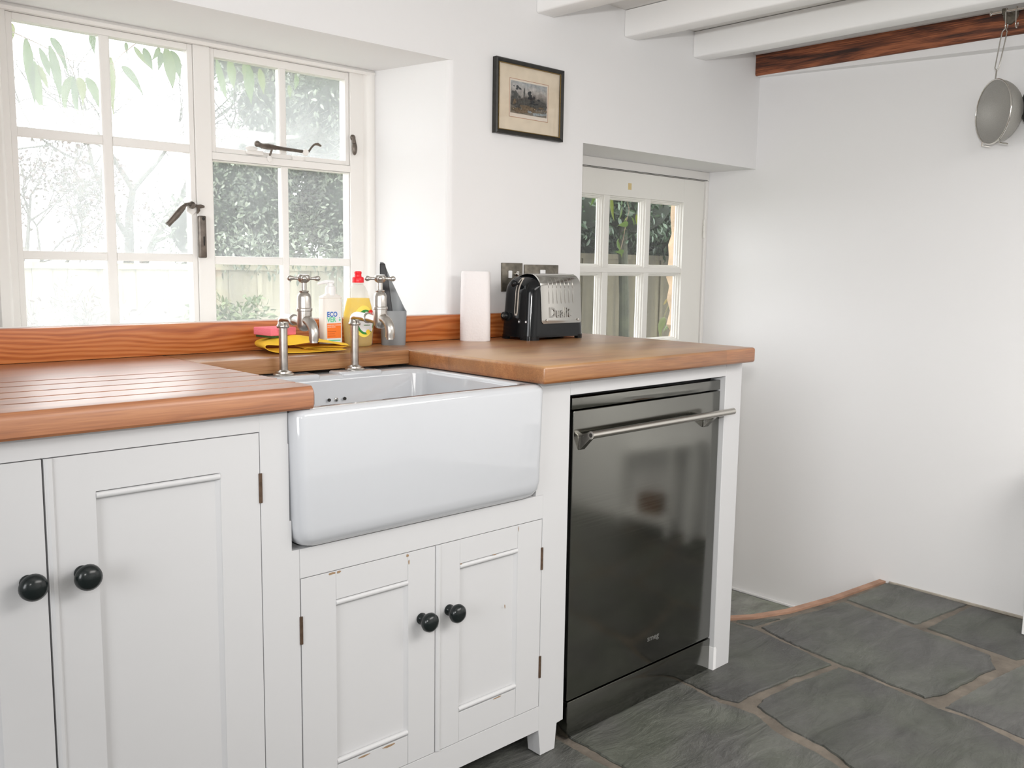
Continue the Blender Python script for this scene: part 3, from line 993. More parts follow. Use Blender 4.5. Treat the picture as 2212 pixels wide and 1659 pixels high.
# ------------------------------------------------------------------ worktop
ZT, ZU = 0.900, 0.8605
WT = thing('worktop', 'orange oak worktop running under the window and round the white sink', 'worktop', (0.2, 0.3, ZU))
GR = [(0.312, 0.338), (0.247, 0.275), (0.184, 0.204), (0.119, 0.136), (0.056, 0.074)]  # groove y at x=0 and at x=-0.45
b = MB()
lps = []
for x in (-1.7, -0.8, -0.47, -0.40, -0.2, -0.004, 0.0):
    e = 0.004 if x == 0.0 else 0.0
    pr = [(0.003 + e, ZU + e), (0.0 + e, ZU + .004 + e), (0.0 + e, ZT - 0.012 - e), (0.0022 + e, ZT - 0.0055 - e), (0.0065 + e, ZT - 0.0012 - e), (0.012 + e, ZT - e)]
    t = max(-0.47, min(0.0, x)) / -0.45
    dep = 0.0 if x <= -0.47 else min(1.0, (x + 0.47) / 0.15) * 0.0055
    for ya, yb in reversed(GR):
        y = ya + (yb - ya) * t
        pr += [(y - 0.0042, ZT - e), (y - 0.0026, ZT - dep * .8 - e), (y, ZT - dep - e), (y + 0.0026, ZT - dep * .8 - e), (y + 0.0042, ZT - e)]
    pr += [(0.6255, ZT - e), (0.6255, ZU + e)]
    lps.append([(x, p[0], p[1]) for p in pr])
b.loops(lps)
b.build('drainer_section', 'oak_top', WT, WT, angle=30)
MB().box(0.0004, 0.5336, 0.4485, 0.6255, ZU + .005, ZT, bev=0.003).build('back_section', 'oak_strip', WT, WT, angle=40)
MB().box(0.534, 1.335, -0.016, 0.6255, ZU, ZT, bev=0.007, seg=3).build('end_section', 'oak_worn', WT, WT, angle=40)
UP = MB().box(-1.7, 1.335, 0.6258, 0.6585, ZT + .0003, 0.9686, bev=0.002).build('upstand', 'oak_up')
tag(UP, 'orange oak upstand board along the back of the worktop', 'upstand')

# ------------------------------------------------------------------ sink
b = MB()
X0, X1, Y0, Y1, Z0, Z1 = -0.0365, 0.5575, 0.0, 0.470, 0.6125, 0.8592
lps = []
tap = 0.0045
for ins, z in ((0.034, Z0), (0.020, Z0 + .0025), (0.009, Z0 + .010), (0.0025, Z0 + .022), (0.0, Z0 + .038)):
    lps.append(rrect(X0 + ins + tap, X1 - ins - tap, Y0 + ins, Y1 - ins, 0.022, z, 6))
for ins, z in ((0.0, Z1 - .014), (0.0012, Z1 - .008), (0.005, Z1 - .002), (0.011, Z1)):
    lps.append(rrect(X0 + ins, X1 - ins, Y0 + ins, Y1 - ins, 0.020, z, 6))
ix0, ix1, iy0, iy1 = -0.002, 0.523, 0.034, 0.388
for ins, z in ((-0.004, Z1), (0.0, Z1 - .003), (0.003, Z1 - .010), (0.008, 0.70), (0.014, 0.672), (0.032, 0.656), (0.06, 0.652)):
    lps.append(rrect(ix0 + ins, ix1 - ins, iy0 + ins, iy1 - ins, 0.03, z, 6))
b.loops(lps)
SINK = thing('belfast_sink', 'white ceramic butler sink with a deep plain front, under the taps', 'sink', (0.26, 0.2, Z0))
body = b.build('basin', 'ceramic', SINK, SINK, angle=60)
for xa, xb in ((0.02, 0.248), (0.302, 0.412)):
    MB().box(xa, xb, 0.3865, 0.4465, Z1 - .012, Z1 + .0054, bev=0.006, seg=3).build('tap_ledge', 'ceramic', SINK, SINK, angle=60)
for x in (0.2625, 0.3025):
    MB().lathe([(0.0036, 0.0), (0.0036, 0.003)], (x, 0.3795, 0.8075), (0, -1, 0), 16).build('overflow_hole', 'gap', SINK, SINK)
b = MB()
b.lathe([(0.0046, 0), (0.0046, 0.0015), (0.003, 0.0025)], (0.2825, 0.3815, 0.8065), (0, -1, 0), 16)
b.box(0.2821, 0.2829, 0.3778, 0.3795, 0.8028, 0.8102, mi=1)
b.build('overflow_screw', ['polished', 'gap'], SINK, SINK)
b = MB()
b.lathe([(0.042, 0), (0.040, 0.003), (0.030, 0.002), (0.028, -0.004)], (0.26, 0.21, 0.652), (0, 0, 1), 24)
b.build('waste_ring', 'polished', SINK, SINK)

# ------------------------------------------------------------------ taps


def make_tap(x, y, label, rot=0.0, arm=0.085):
    z = Z1 + 0.0053
    t = thing('pillar_tap', label, 'tap', (x, y, z), 'pair of old nickel taps')
    q = lambda: MB()
    b = q().lathe([(0.0225, 0.0), (0.0228, 0.0025), (0.0205, 0.0045), (0.0180, 0.0050), (0.0175, 0.0085), (0.0125, 0.0100), (0.0098, 0.0125)], (x, y, z), n=28)
    b.build('base_flange', 'chrome', t, t)
    q().lathe([(0.0092, 0.008), (0.0092, 0.114)], (x, y, z), n=20).build('riser_pipe', 'chrome', t, t)
    b = q()
    b.lathe([(0.0125, 0.108), (0.0135, 0.110), (0.0135, 0.1135), (0.0112, 0.117), (0.0108, 0.1225)], (x, y, z), n=20)
    pts = [(x, y, z + .1225)]
    for i in range(1, 8):
        a = math.radians(90 * i / 7)
        pts.append((x, y - 0.014 + 0.014 * math.cos(a), z + .1225 + 0.008 * math.sin(a)))
    pts += [(x, y - arm * .41, z + .1292), (x, y - arm * .7, z + .1265), (x, y - arm + .007, z + .1235)]
    b.tube(pts, [0.0108] * 8 + [0.0105, 0.0098, 0.0095], n=16)
    b.lathe([(0.0105, -0.003), (0.0128, -0.0015), (0.0128, 0.0015), (0.0105, 0.003)], (x, y - arm * .52, z + .1285), (0, 1, -0.1), 18)
    b.build('elbow', 'chrome', t, t, angle=50)
    yb = y - arm
    b = q()
    b.lathe([(0.004, 0.106), (0.0095, 0.108), (0.0135, 0.1135), (0.0150, 0.122), (0.0150, 0.150), (0.0165, 0.1515), (0.0165, 0.156), (0.0145, 0.1575), (0.0145, 0.181), (0.0125, 0.187), (0.0088, 0.1905), (0.0098, 0.1925), (0.0098, 0.1945), (0.0056, 0.196), (0.0056, 0.214)], (x, yb, z), n=24)
    b.build('valve_body', 'chrome', t, t, angle=40)
    b = q()
    pts, rad = [], []
    for i in range(9):
        a = math.radians(100 * i / 8)
        pts.append((x, yb - 0.006 - 0.031 * math.sin(a), z + .101 + 0.030 * math.cos(a)))
        rad.append(0.0112 - 0.0012 * (i / 8))
    pts.append((x, pts[-1][1] + .0005, pts[-1][2] - .008))
    rad.append(0.0098)
    b.tube(pts, rad, n=18)
    b.lathe([(0.0085, 0.0), (0.0085, 0.005)], (x, pts[-1][1], pts[-1][2] - .0045), n=18)
    b.build('spout', 'chrome', t, t, angle=50)
    b = q()
    hz = 0.212
    b.lathe([(0.006, hz), (0.0095, hz + .002), (0.0128, hz + .006), (0.0128, hz + .013), (0.0118, hz + .0155), (0.0108, hz + .017), (0.0, hz + .0175)], (x, yb, z), n=24)
    for k in range(4):
        a = rot + math.pi / 2 * k
        d = Vector((math.cos(a), math.sin(a), 0))
        c = Vector((x, yb, z + hz + .0095))
        b.tube([c + d * 0.008, c + d * 0.014, c + d * 0.020, c + d * 0.024], [0.0062, 0.0035, 0.0035, 0.005], n=12)
        b.sphere(c + d * 0.0275, 0.0062, 12, 8)
    hd = b.build('cross_handle', 'chrome', t, t, angle=50)
    q().lathe([(0.0098, hz + .0172), (0.0098, hz + .0186), (0.0, hz + .0192)], (x, yb, z), n=20).build('cap', 'white_plastic', hd, t)
    for c in list(t.children):
        c.scale.z = 0.945
    return t


make_tap(0.1765, 0.4205, 'old nickel tap in front of the yellow cloth', -0.52, 0.088)
make_tap(0.3575, 0.4205, 'old nickel tap in front of the yellow washing-up bottle', -0.60, 0.101)

# ------------------------------------------------------------------ cabinets
YC = 0.028                    # face of the painted cabinetry


def knob(parent, root, x, z, r=0.0195, name='knob'):
    b = MB()
    b.lathe([(0.011, 0.0), (0.0115, 0.003), (0.008, 0.006), (0.0065, 0.012), (0.009, 0.017), (r * .86, 0.021), (r, 0.027), (r * .95, 0.033), (r * .72, 0.038), (r * .35, 0.0405), (0.0005, 0.041)], (x, YC - .0005, z), (0, -1, 0), 28)
    return b.build(name, 'black_knob', parent, root, angle=60)


def panel_door(root, x0, x1, z0, z1, px0, px1, pz0, pz1, knob_at, hinge_x, hinge_zs, bead_left=None, chips=(), seam=True):
    """Frame-and-panel door: four rails, flat recessed panel, bolection moulding at top and bottom, knob, butt hinges."""
    b = MB()
    yf, yb = YC, YC + 0.022
    if seam:
        b.box(x0, px0, yf, yb, z0, z1)
        b.box(px1, x1, yf, yb, z0, z1)
        b.box(px0 + .0004, px1 - .0004, yf + .0004, yb, pz1, z1)
        b.box(px0 + .0004, px1 - .0004, yf + .0004, yb, z0, pz0)
    else:
        b.loops([[(xa, yy, za), (xb, yy, za), (xb, yy, zb), (xa, yy, zb)] for xa, xb, za, zb, yy in
                 ((x0, x1, z0, z1, yb), (x0, x1, z0, z1, yf), (px0, px1, pz0, pz1, yf), (px0, px1, pz0, pz1, yb))], 0, False, False)
    b.box(px0 - .001, px1 + .001, yf + 0.0075, yb - .004, pz0 - .001, pz1 + .001)
    if bead_left:
        b.prism([(bead_left, yf), (bead_left + .004, yf - .003), (bead_left + .009, yf - .003), (bead_left + .012, yf)], 2, z0, z1)
    d = b.build('cabinet_door', 'cab', root, root, bevel=0.0005)
    b = MB()
    b.lathe([(0.0052, px0 + .0002), (0.0052, px1 - .0002)], (0, yf + .0036, pz1 - .0065), (1, 0, 0), 14)
    b.lathe([(0.0052, px0 + .0002), (0.0052, px1 - .0002)], (0, yf + .0036, pz0 + .0065), (1, 0, 0), 14)
    b.prism([(px1 - .006, yf + .0075), (px1, yf + .0012), (px1, yf + .0075)], 2, pz0, pz1)
    b.build('panel_moulding', 'cab', d, root)
    knob(d, root, *knob_at)
    for zz in hinge_zs:
        b = MB()
        b.lathe([(0.0032, 0), (0.0032, 0.050)], (hinge_x, YC - .0005, zz), (0, 0, 1), 10)
        b.build('hinge', 'hinge', d, root)
    if chips:
        for cx, cz, w, h_ in chips:
            b = MB()
            n = 9
            pts = [(cx + w * math.cos(2 * math.pi * i / n) * RNG.uniform(.5, 1), cz + h_ * math.sin(2 * math.pi * i / n) * RNG.uniform(.5, 1)) for i in range(n)]
            b.prism(pts, 1, yf - .0003, yf + .001)
            b.build('paint_chip', 'chip', d, root, smooth=False)
    return d


# left base cabinet
LC = thing('base_cabinet', 'white painted two-door cupboard with black knobs, left of the sink', 'cabinet', (-0.5, 0.3, 0))
b = MB()
b.prism([(-0.090, 0), (-0.0192, 0), (-0.0192, 0.6112), (-0.0335, 0.6112), (-0.0335, 0.665), (-0.0372, 0.665), (-0.0372, 0.80), (-0.0385, 0.80), (-0.0385, 0.8603), (-0.090, 0.8603)], 1, YC, 0.05)
b.box(-1.45, -0.090, YC, 0.05, 0.8262, 0.8603)
b.box(-1.45, -0.090, YC, 0.05, 0.06, 0.115)
b.box(-1.45, -1.40, YC, 0.05, 0.0, 0.8603)
b.box(-1.45, -0.045, 0.05, 0.60, 0.08, 0.10)
b.box(-0.060, -0.0390, 0.0502, 0.60, 0.0, 0.8603)
b.box(-1.45, -1.43, 0.05, 0.60, 0.0, 0.8603)
b.box(-1.43, -0.06, 0.585, 0.60, 0.10, 0.8603)
b.build('face_frame', 'cab', LC, LC, bevel=0.0005)
panel_door(LC, -0.4225, -0.0915, 0.117, 0.8248, -0.3535, -0.1605, 0.19, 0.7675, (-0.3785, 0.650, 0.0195), -0.0905, (0.7065, 0.17), bead_left=-0.4215, seam=False)
panel_door(LC, -0.90, -0.4255, 0.117, 0.8248, -0.83, -0.4935, 0.19, 0.7675, (-0.4515, 0.652, 0.0195), -0.9005, (0.7065, 0.17), seam=False)
MB().box(-1.40, -0.905, YC + .004, YC + .02, 0.117, 0.8248).build('side_panel', 'cab', LC, LC)

# sink cabinet
SCB = thing('sink_cabinet', 'white painted two-door cupboard with worn paint, under the sink', 'cabinet', (0.28, 0.3, 0))
b = MB()
b.box(-0.0186, 0.581, YC, 0.05, 0.558, 0.611)
b.box(-0.0185, 0.581, YC, 0.05, 0.066, 0.1235)
b.prism([(0.581, 0.066), (0.588, 0.004), (0.634, 0.004), (0.640, 0.064), (0.6605, 0.066), (0.6605, 0.8603), (0.5585, 0.8603), (0.5585, 0.6112), (0.581, 0.6112)], 1, YC, 0.05)
b.prism([(0.5812, 0.0655), (0.5885, 0.004), (0.6335, 0.004), (0.6395, 0.0635)], 1, 0.0495, YC + .040)
b.box(-0.0185, -0.003, 0.0505, 0.60, 0.0, 0.609)
b.box(0.579, 0.597, 0.05, 0.60, 0.07, 0.8603)
b.box(-0.018, 0.579, 0.05, 0.60, 0.07, 0.085)
b.box(-0.018, 0.579, 0.585, 0.60, 0.085, 0.609)
b.build('face_frame', 'cab', SCB, SCB, bevel=0.0005)
panel_door(SCB, -0.0170, 0.2815, 0.125, 0.5565, 0.054, 0.2155, 0.184, 0.5025, (0.2465, 0.4175, 0.0192), -0.0178, (0.439, 0.150),
           chips=((0.045, 0.5535, 0.012, 0.003), (0.060, 0.553, 0.006, 0.004), (0.214, 0.551, 0.004, 0.004), (0.2175, 0.538, 0.0022, 0.006), (0.11, 0.1805, 0.02, 0.002), (0.17, 0.1795, 0.018, 0.003)))
panel_door(SCB, 0.2835, 0.5795, 0.125, 0.5565, 0.3455, 0.5075, 0.188, 0.5065, (0.3165, 0.4175, 0.0192), 0.5803, (0.4425, 0.1925), bead_left=0.2842,
           chips=((0.5085, 0.548, 0.001, 0.008), (0.3485, 0.5055, 0.003, 0.002), (0.44, 0.506, 0.008, 0.0012), (0.455, 0.1865, 0.016, 0.0015), (0.472, 0.385, 0.0012, 0.005)))

# dishwasher housing
DH = thing('appliance_housing', 'white painted frame and end post around the dishwasher', 'cabinet', (1.0, 0.3, 0))
b = MB()
b.box(0.6612, 1.265, YC, 0.05, 0.8235, 0.8603)
b.build('top_rail', 'cab', DH, DH, bevel=0.001)
b = MB()
b.box(1.2655, 1.3420, YC, 0.095, 0.0, 0.8603)
b.build('end_post', 'cab', DH, DH, bevel=0.0015)
b = MB()
b.box(1.318, 1.3420, 0.0955, 0.62, 0.0, 0.8603)
b.build('end_panel', 'cab', DH, DH, bevel=0.001)
b = MB()
b.box(0.6612, 0.6760, 0.09, 0.62, 0.066, 0.8603)
b.build('inner_panel', 'cab', DH, DH, bevel=0.001)
MB().prism([(1.2645, 0.001), (1.2775, 0.001), (1.2775, 0.060), (1.272, 0.068), (1.2645, 0.0665)], 1, YC - .0004, YC + .03).build('repair_patch', 'plaster', DH, DH)

# ------------------------------------------------------------------ dishwasher
DW = thing('dishwasher', 'dark stainless steel dishwasher with a long bar handle', 'dishwasher', (0.98, 0.3, 0))
YD = 0.0435
MB().box(0.685, 1.262, YD + .03, 0.60, 0.05, 0.815).build('casing', 'black', DW, DW)
MB().box(0.684, 1.2645, YD, YD + .03, 0.7865, 0.8125, bev=0.0015).build('control_strip', 'steel_dw', DW, DW)
door = MB().box(0.689, 1.2645, YD - .001, YD + .03, 0.0935, 0.7835, bev=0.003, seg=3).build('door', 'steel_dw', DW, DW)
MB().box(0.690, 1.2645, YD - .002, YD + .03, 0.002, 0.0905, bev=0.0012).build('plinth', 'steel_dw', DW, DW)
b = MB()
b.tube([(0.702, -0.002, 0.7335), (1.262, -0.002, 0.7335)], 0.0085, n=20)
b.tube([(0.698, -0.002, 0.7335), (0.703, -0.002, 0.7335)], 0.0092, n=20)
b.lathe([(0.005, 0), (0.005, 0.0006)], (0.6985, -0.002, 0.7335), (-1, 0, 0), 16, mi=1)
hnd = b.build('bar_handle', ['steel', 'gap'], door, DW)
for x in (0.716, 1.200):
    b = MB()
    b.loops([[(x - .010, YD - .001, 0.692), (x + .010, YD - .001, 0.692), (x + .010, YD - .001, 0.728), (x - .010, YD - .001, 0.728)],
             [(x - .009, YD - .005, 0.693), (x + .009, YD - .005, 0.693), (x + .009, YD - .005, 0.727), (x - .009, YD - .005, 0.727)],
             [(x - .007, 0.010, 0.722), (x + .007, 0.010, 0.722), (x + .007, 0.012, 0.738), (x - .007, 0.012, 0.738)],
             [(x - .007, -0.002, 0.727), (x + .007, -0.002, 0.727), (x + .007, -0.002, 0.740), (x - .007, -0.002, 0.740)]])
    b.build('handle_mount', 'steel', door, DW, bevel=0.0015)
b = MB()
b.text('smeg', 0.021, Matrix.Translation((0.985, YD - .0012, 0.158)) @ Matrix.Rotation(math.pi / 2, 4, 'X'), extrude=0.0002, bold=0.0003, xs=1.1)
b.build('maker_mark', P('etched_mark', (0.20, 0.20, 0.19), 0.5, metal=0.5), door, DW, smooth=False)

# ------------------------------------------------------------------ things on the worktop
# folded yellow cloth
CL = thing('cleaning_cloth', 'folded yellow cleaning cloth under the pink sponge', 'cloth', (0.27, 0.56, ZT))
EX = Vector((0.968, -0.25, 0)).normalized()   # from the fold to the open ends
EY = Vector((0.25, 0.968, 0)).normalized()    # from the front to the back


def sheet(name, prof, n=15, t0=0.0, t1=0.115, th=0.0014, org=(0.186, 0.522), mod=None):
    b = MB()
    rows = []
    for k in range(n):
        t = t0 + (t1 - t0) * k / (n - 1)
        row = []
        for i, (s, z) in enumerate(prof):
            s2, z2, tt = (s, z, t) if mod is None else mod(s, z, t, i / (len(prof) - 1))
            p = Vector((org[0], org[1], 0)) + EX * s2 + EY * tt
            row.append((p.x, p.y, ZT + z2))
        rows.append(row)
    b.loops(rows, 0, False, False, closed=False)
    o = b.build(name, 'yellow', CL, CL, angle=80)
    m = o.modifiers.new('thick', 'SOLIDIFY')
    m.thickness = th
    m.offset = 0
    ss = o.modifiers.new('soft', 'SUBSURF')
    ss.levels = ss.render_levels = 1
    return o


def outer_prof():
    p = [(0.195, 0.006), (0.16, 0.005), (0.12, 0.003), (0.07, 0.002), (0.035, 0.003), (0.012, 0.007), (0.001, 0.015), (0.002, 0.022), (0.014, 0.028), (0.04, 0.031), (0.075, 0.0325), (0.11, 0.0315), (0.15, 0.029), (0.185, 0.026), (0.205, 0.024)]
    return p


def outer_mod(s, z, t, u):
    f = t / CT
    fr = max(0.0, 1 - t / 0.034)                    # 1 at the front edge, 0 behind the ridge
    mid = max(0.0, min(1.0, s / 0.03)) * max(0.0, min(1.0, (0.13 - s) / 0.05))
    ridge = math.exp(-((t - 0.032) / 0.018) ** 2) * (0.004 + 0.006 * math.exp(-((s - 0.075) / 0.03) ** 2))
    if u > 0.5:                                     # upper leaf hangs down over the opening
        z2 = z + ridge * min(1, s / 0.03) - 0.0125 * fr * mid - 0.010 * max(0, min(1, (s - 0.12) / 0.05))
        return s * (1 - 0.05 * f), z2, t + 0.012 * max(0, min(1, (s - 0.10) / 0.06)) * fr
    z2 = z + (0.0085 * (1 - fr) * math.exp(-max(0, t - .034) / 0.03)) * mid
    return s * (1 - 0.05 * f), z2, t - 0.006 * fr * math.sin(math.pi * min(1, max(0, s / 0.18)))


CT = 0.100
sheet('outer_fold', outer_prof(), n=26, t1=CT, mod=outer_mod)
sheet('inner_fold', [(0.200, 0.0120), (0.16, 0.0125), (0.125, 0.0125), (0.10, 0.0118), (0.092, 0.0102), (0.10, 0.0088), (0.125, 0.0090), (0.16, 0.0090), (0.192, 0.0086)], t0=0.010, t1=0.096)
sheet('under_fold', [(0.188, 0.0070), (0.15, 0.0066), (0.12, 0.0062), (0.105, 0.0055)], t0=0.004, t1=0.096)

# sponge on the cloth
SPG = thing('sponge_scourer', 'pink foam sponge with a green scouring pad, lying on the yellow cloth', 'sponge', (0.222, 0.560, ZT + .036))
ms = Matrix.Translation((0.2370, 0.5660, ZT + .0355)) @ Matrix.Rotation(math.radians(8), 4, 'Z')
b = MB().box(-0.035, 0.035, -0.033, 0.033, 0.005, 0.0225, bev=0.002, seg=2)
bmesh.ops.transform(b.bm, matrix=ms, verts=b.bm.verts[:])
b.build('foam', 'pink', SPG, SPG, angle=60)
b = MB().box(-0.031, 0.032, -0.030, 0.030, 0.0, 0.005, bev=0.001)
bmesh.ops.transform(b.bm, matrix=ms, verts=b.bm.verts[:])
b.build('scouring_pad', 'scour', SPG, SPG)

# soap dispenser
sx, sy = 0.4095, 0.6035
SP = thing('soap_dispenser', 'white pump bottle of hand soap with an orange label', 'bottle', (sx, sy, ZT))
b = MB()
hw, hd = 0.0265, 0.0165
lps = []
for ins, z in ((0.005, 0.0), (0.0015, 0.001), (0.0, 0.004), (0.0, 0.118), (0.001, 0.1195), (0.001, 0.1205), (0.0, 0.122), (0.002, 0.126), (0.007, 0.1285), (0.0155, 0.1325), (0.0157, 0.134)):
    lps.append(rrect(sx - hw + ins, sx + hw - ins, sy - hd + min(ins, .006), sy + hd - min(ins, .006), max(0.0095 - ins * .3, .006), ZT + z, 5))
b.loops(lps)
b.build('bottle_body', 'soap_body', SP, SP, angle=50)
b = MB()
b.lathe([(0.0128, 0.132), (0.0128, 0.148), (0.0118, 0.154), (0.0078, 0.1555), (0.0072, 0.157), (0.0066, 0.1625), (0.0082, 0.164), (0.0082, 0.1655), (0.0, 0.166)], (sx, sy, ZT), n=20)
b.tube([(sx + .008, sy - .004, ZT + .1642), (sx - .006, sy + .003, ZT + .1650), (sx - .018, sy + .009, ZT + .1634), (sx - .027, sy + .0135, ZT + .1595)], [0.0050, 0.0052, 0.0042, 0.0030], n=12)
b.build('pump', 'white_plastic', SP, SP, angle=40).scale.z = 0.97
yl = sy - hd - 0.0004
b = MB()
lx0, lx1 = sx - 0.0215, sx + 0.0200
b.box(lx0, lx1, yl, yl + .0006, ZT + .0135, ZT + .090, mi=0)
b.box(lx0 + .001, lx1 - .001, yl - .0002, yl, ZT + .0235, ZT + .060, mi=1)
RX = Matrix.Rotation(math.pi / 2, 4, 'X')
b.text('ECO', 0.0165, Matrix.Translation((lx0 + .001, yl, ZT + .0765)) @ RX, 2, 0.0003, bold=.0005, xs=0.88)
b.text('VER', 0.0165, Matrix.Translation((lx0 + .001, yl, ZT + .0635)) @ RX, 3, 0.0003, bold=.0005, xs=0.88)
b.sphere((lx1 - .0045, yl, ZT + .0680), 0.0028, 10, 6, mi=3, scale=(1, .2, 1))
b.sphere((lx1 - .0045, yl, ZT + .0730), 0.0014, 10, 6, mi=2, scale=(1, .2, 1))
b.text('HAND SOAP | HANDZEEP', 0.0034, Matrix.Translation((lx0 + .002, yl - .0003, ZT + .0545)) @ RX, 4, 0.0001, bold=.0001)
b.text('SAVON MAINS', 0.0034, Matrix.Translation((lx0 + .002, yl - .0003, ZT + .0500)) @ RX, 4, 0.0001, bold=.0001)
for i, w in enumerate((0.024, 0.020, 0.022)):
    b.box(lx0 + .002, lx0 + .002 + w, yl - .0003, yl - .0002, ZT + .0395 - i * .0055, ZT + .0408 - i * .0055, mi=5)
b.box(lx0 + .004, lx1 - .003, yl - .0002, yl, ZT + .0165, ZT + .0195, mi=3)
b.build('label', ['label_white', 'label_orange', 'ink_blue', 'ink_green', 'ink_pale', 'ink_dark'], SP, SP, smooth=False)

# washing-up liquid
dx, dy = 0.4830, 0.5925
DL = thing('washing_up_liquid', 'clear bottle of yellow washing-up liquid with a red cap', 'bottle', (dx, dy, ZT))


def oval(cx, cy, a, c, z, n=28, p=2.3):
    pts = []
    for i in range(n):
        t = 2 * math.pi * i / n
        ct, s_ = math.cos(t), math.sin(t)
        pts.append((cx + a * math.copysign(abs(ct) ** (2 / p), ct), cy + c * math.copysign(abs(s_) ** (2 / p), s_), z))
    return pts


PROF = [(0.034, 0.0215, 0.0), (0.0365, 0.0245, 0.003), (0.0375, 0.0255, 0.012), (0.0395, 0.0265, 0.035), (0.0415, 0.0270, 0.062), (0.0405, 0.0265, 0.082), (0.0365, 0.0250, 0.104), (0.0300, 0.0225, 0.128), (0.0235, 0.0195, 0.147), (0.0180, 0.0170, 0.158), (0.0140, 0.0140, 0.163), (0.0128, 0.0128, 0.166)]
b = MB()
b.loops([oval(dx, dy, a, c, ZT + z) for a, c, z in PROF])
b.build('bottle_body', 'clear', DL, DL, angle=60)
b = MB()
b.loops([oval(dx, dy, a - .0015, c - .0015, ZT + z + .0008) for a, c, z in PROF if z < 0.14])
b.build('liquid', 'liquid', DL, DL, angle=60)
b = MB()
b.lathe([(0.0128, 0.164), (0.0132, 0.169), (0.0128, 0.1695)], (dx, dy, ZT), n=20, mi=0)
b.lathe([(0.0142, 0.170), (0.0145, 0.172), (0.0145, 0.182), (0.0130, 0.1845), (0.0088, 0.186), (0.0082, 0.192), (0.0090, 0.194), (0.0090, 0.1985), (0.0078, 0.200), (0.0, 0.2005)], (dx, dy, ZT), n=24, mi=1)
b.build('cap', ['clear', 'red'], DL, DL, angle=35)
b = MB()


def lab_pt(u, z, off=0.0006):
    # point on the front of the bottle: u across (-1..1), z height
    for (a0, c0, z0_), (a1, c1, z1_) in zip(PROF[:-1], PROF[1:]):
        if z0_ <= z <= z1_:
            k = (z - z0_) / (z1_ - z0_)
            a, c = a0 + (a1 - a0) * k, c0 + (c1 - c0) * k
            break
    x = u
    s_ = max(0.0, 1 - abs(x / a) ** 2.3) ** (1 / 2.3)
    return (dx + x, dy - c * s_ - off, ZT + z)


def lab_patch(pts, mi, off):
    c = (sum(p[0] for p in pts) / len(pts), sum(p[1] for p in pts) / len(pts))
    rings = []
    for k in (1.0, 0.85, 0.7, 0.55, 0.4, 0.25, 0.02):
        rings.append([lab_pt(c[0] + (p[0] - c[0]) * k, c[1] + (p[1] - c[1]) * k, off) for p in pts])
    b.loops(rings, mi, False, True)


def ell(cx, cz, a, c, n=28):
    return [(cx + a * math.cos(2 * math.pi * i / n), cz + c * math.sin(2 * math.pi * i / n)) for i in range(n)]


lab_patch([(-0.029 * math.cos(a) * (1 if abs(math.cos(a)) < .7 else 1.0), 0.068 + 0.042 * math.sin(a)) for a in [2 * math.pi * i / 40 for i in range(40)]], 0, 0.0006)
lab_patch(ell(0.004, 0.066, 0.0265, 0.033), 1, 0.0010)
lab_patch(ell(0.005, 0.066, 0.0225, 0.0275), 2, 0.0014)
lab_patch(ell(0.006, 0.058, 0.0195, 0.012), 3, 0.0018)
lab_patch(ell(0.000, 0.086, 0.0035, 0.010, 12), 1, 0.0018)
lab_patch(ell(0.010, 0.040, 0.0065, 0.0065, 16), 4, 0.0020)
lab_patch(ell(0.021, 0.047, 0.0045, 0.0065, 12), 2, 0.0020)
lab_patch(ell(0.021, 0.088, 0.0105, 0.0105, 20), 5, 0.0024)
b.text('£1.79', 0.0078, Matrix.Translation((dx + 0.0215, lab_pt(0.021, 0.088, 0.0032)[1] - .0008, ZT + 0.0855)) @ Matrix.Rotation(0.35, 4, 'Z') @ RX, 2, 0.0001, 'CENTER', bold=.0002)
b.text('ORIGINAL', 0.0042, Matrix.Translation((dx + 0.006, lab_pt(0.006, 0.058, 0.0024)[1], ZT + 0.0565)) @ RX, 1, 0.0001, 'CENTER')
b.build('label', ['label_lemon', 'ink_dkgreen', 'label_white', 'label_white', 'ink_yellow', 'ink_red'], DL, DL, angle=60)

for c in DL.children:
    c.scale.z = 0.935

# grey utensil holder, tall at its back left corner
hx, hy = 0.5815, 0.5800
UH = thing('utensil_holder', 'grey plastic utensil holder with one tall sloping side', 'holder', (hx, hy, ZT))
el = Vector((-0.86, 0.51, 0))     # towards the tall side
ed = Vector((0.51, 0.86, 0))      # away from the room
b = MB()


def hold_loop(scale, zf):
    pts = []
    n = 40
    for i in range(n):
        t = 2 * math.pi * i / n
        ct, s_ = math.cos(t), math.sin(t)
        a = 0.0335 * math.copysign(abs(ct) ** (2 / 3.2), ct) * scale
        c = 0.0240 * math.copysign(abs(s_) ** (2 / 3.2), s_) * scale
        p = Vector((hx, hy, 0)) + el * a + ed * c
        pts.append((p.x, p.y, ZT + zf(a / scale, c / scale)))
    return pts


def rim(a, c):
    w = max(0.0, min(1.0, (c + 0.012) / 0.020))
    w = w * w * (3 - 2 * w)
    k = max(0.0, min(1.0, (a + 0.0335) / 0.058))
    left = max(0.0, min(1.0, (a - 0.020) / 0.013))
    return 0.088 + 0.123 * k * max(w, left * 0.35)


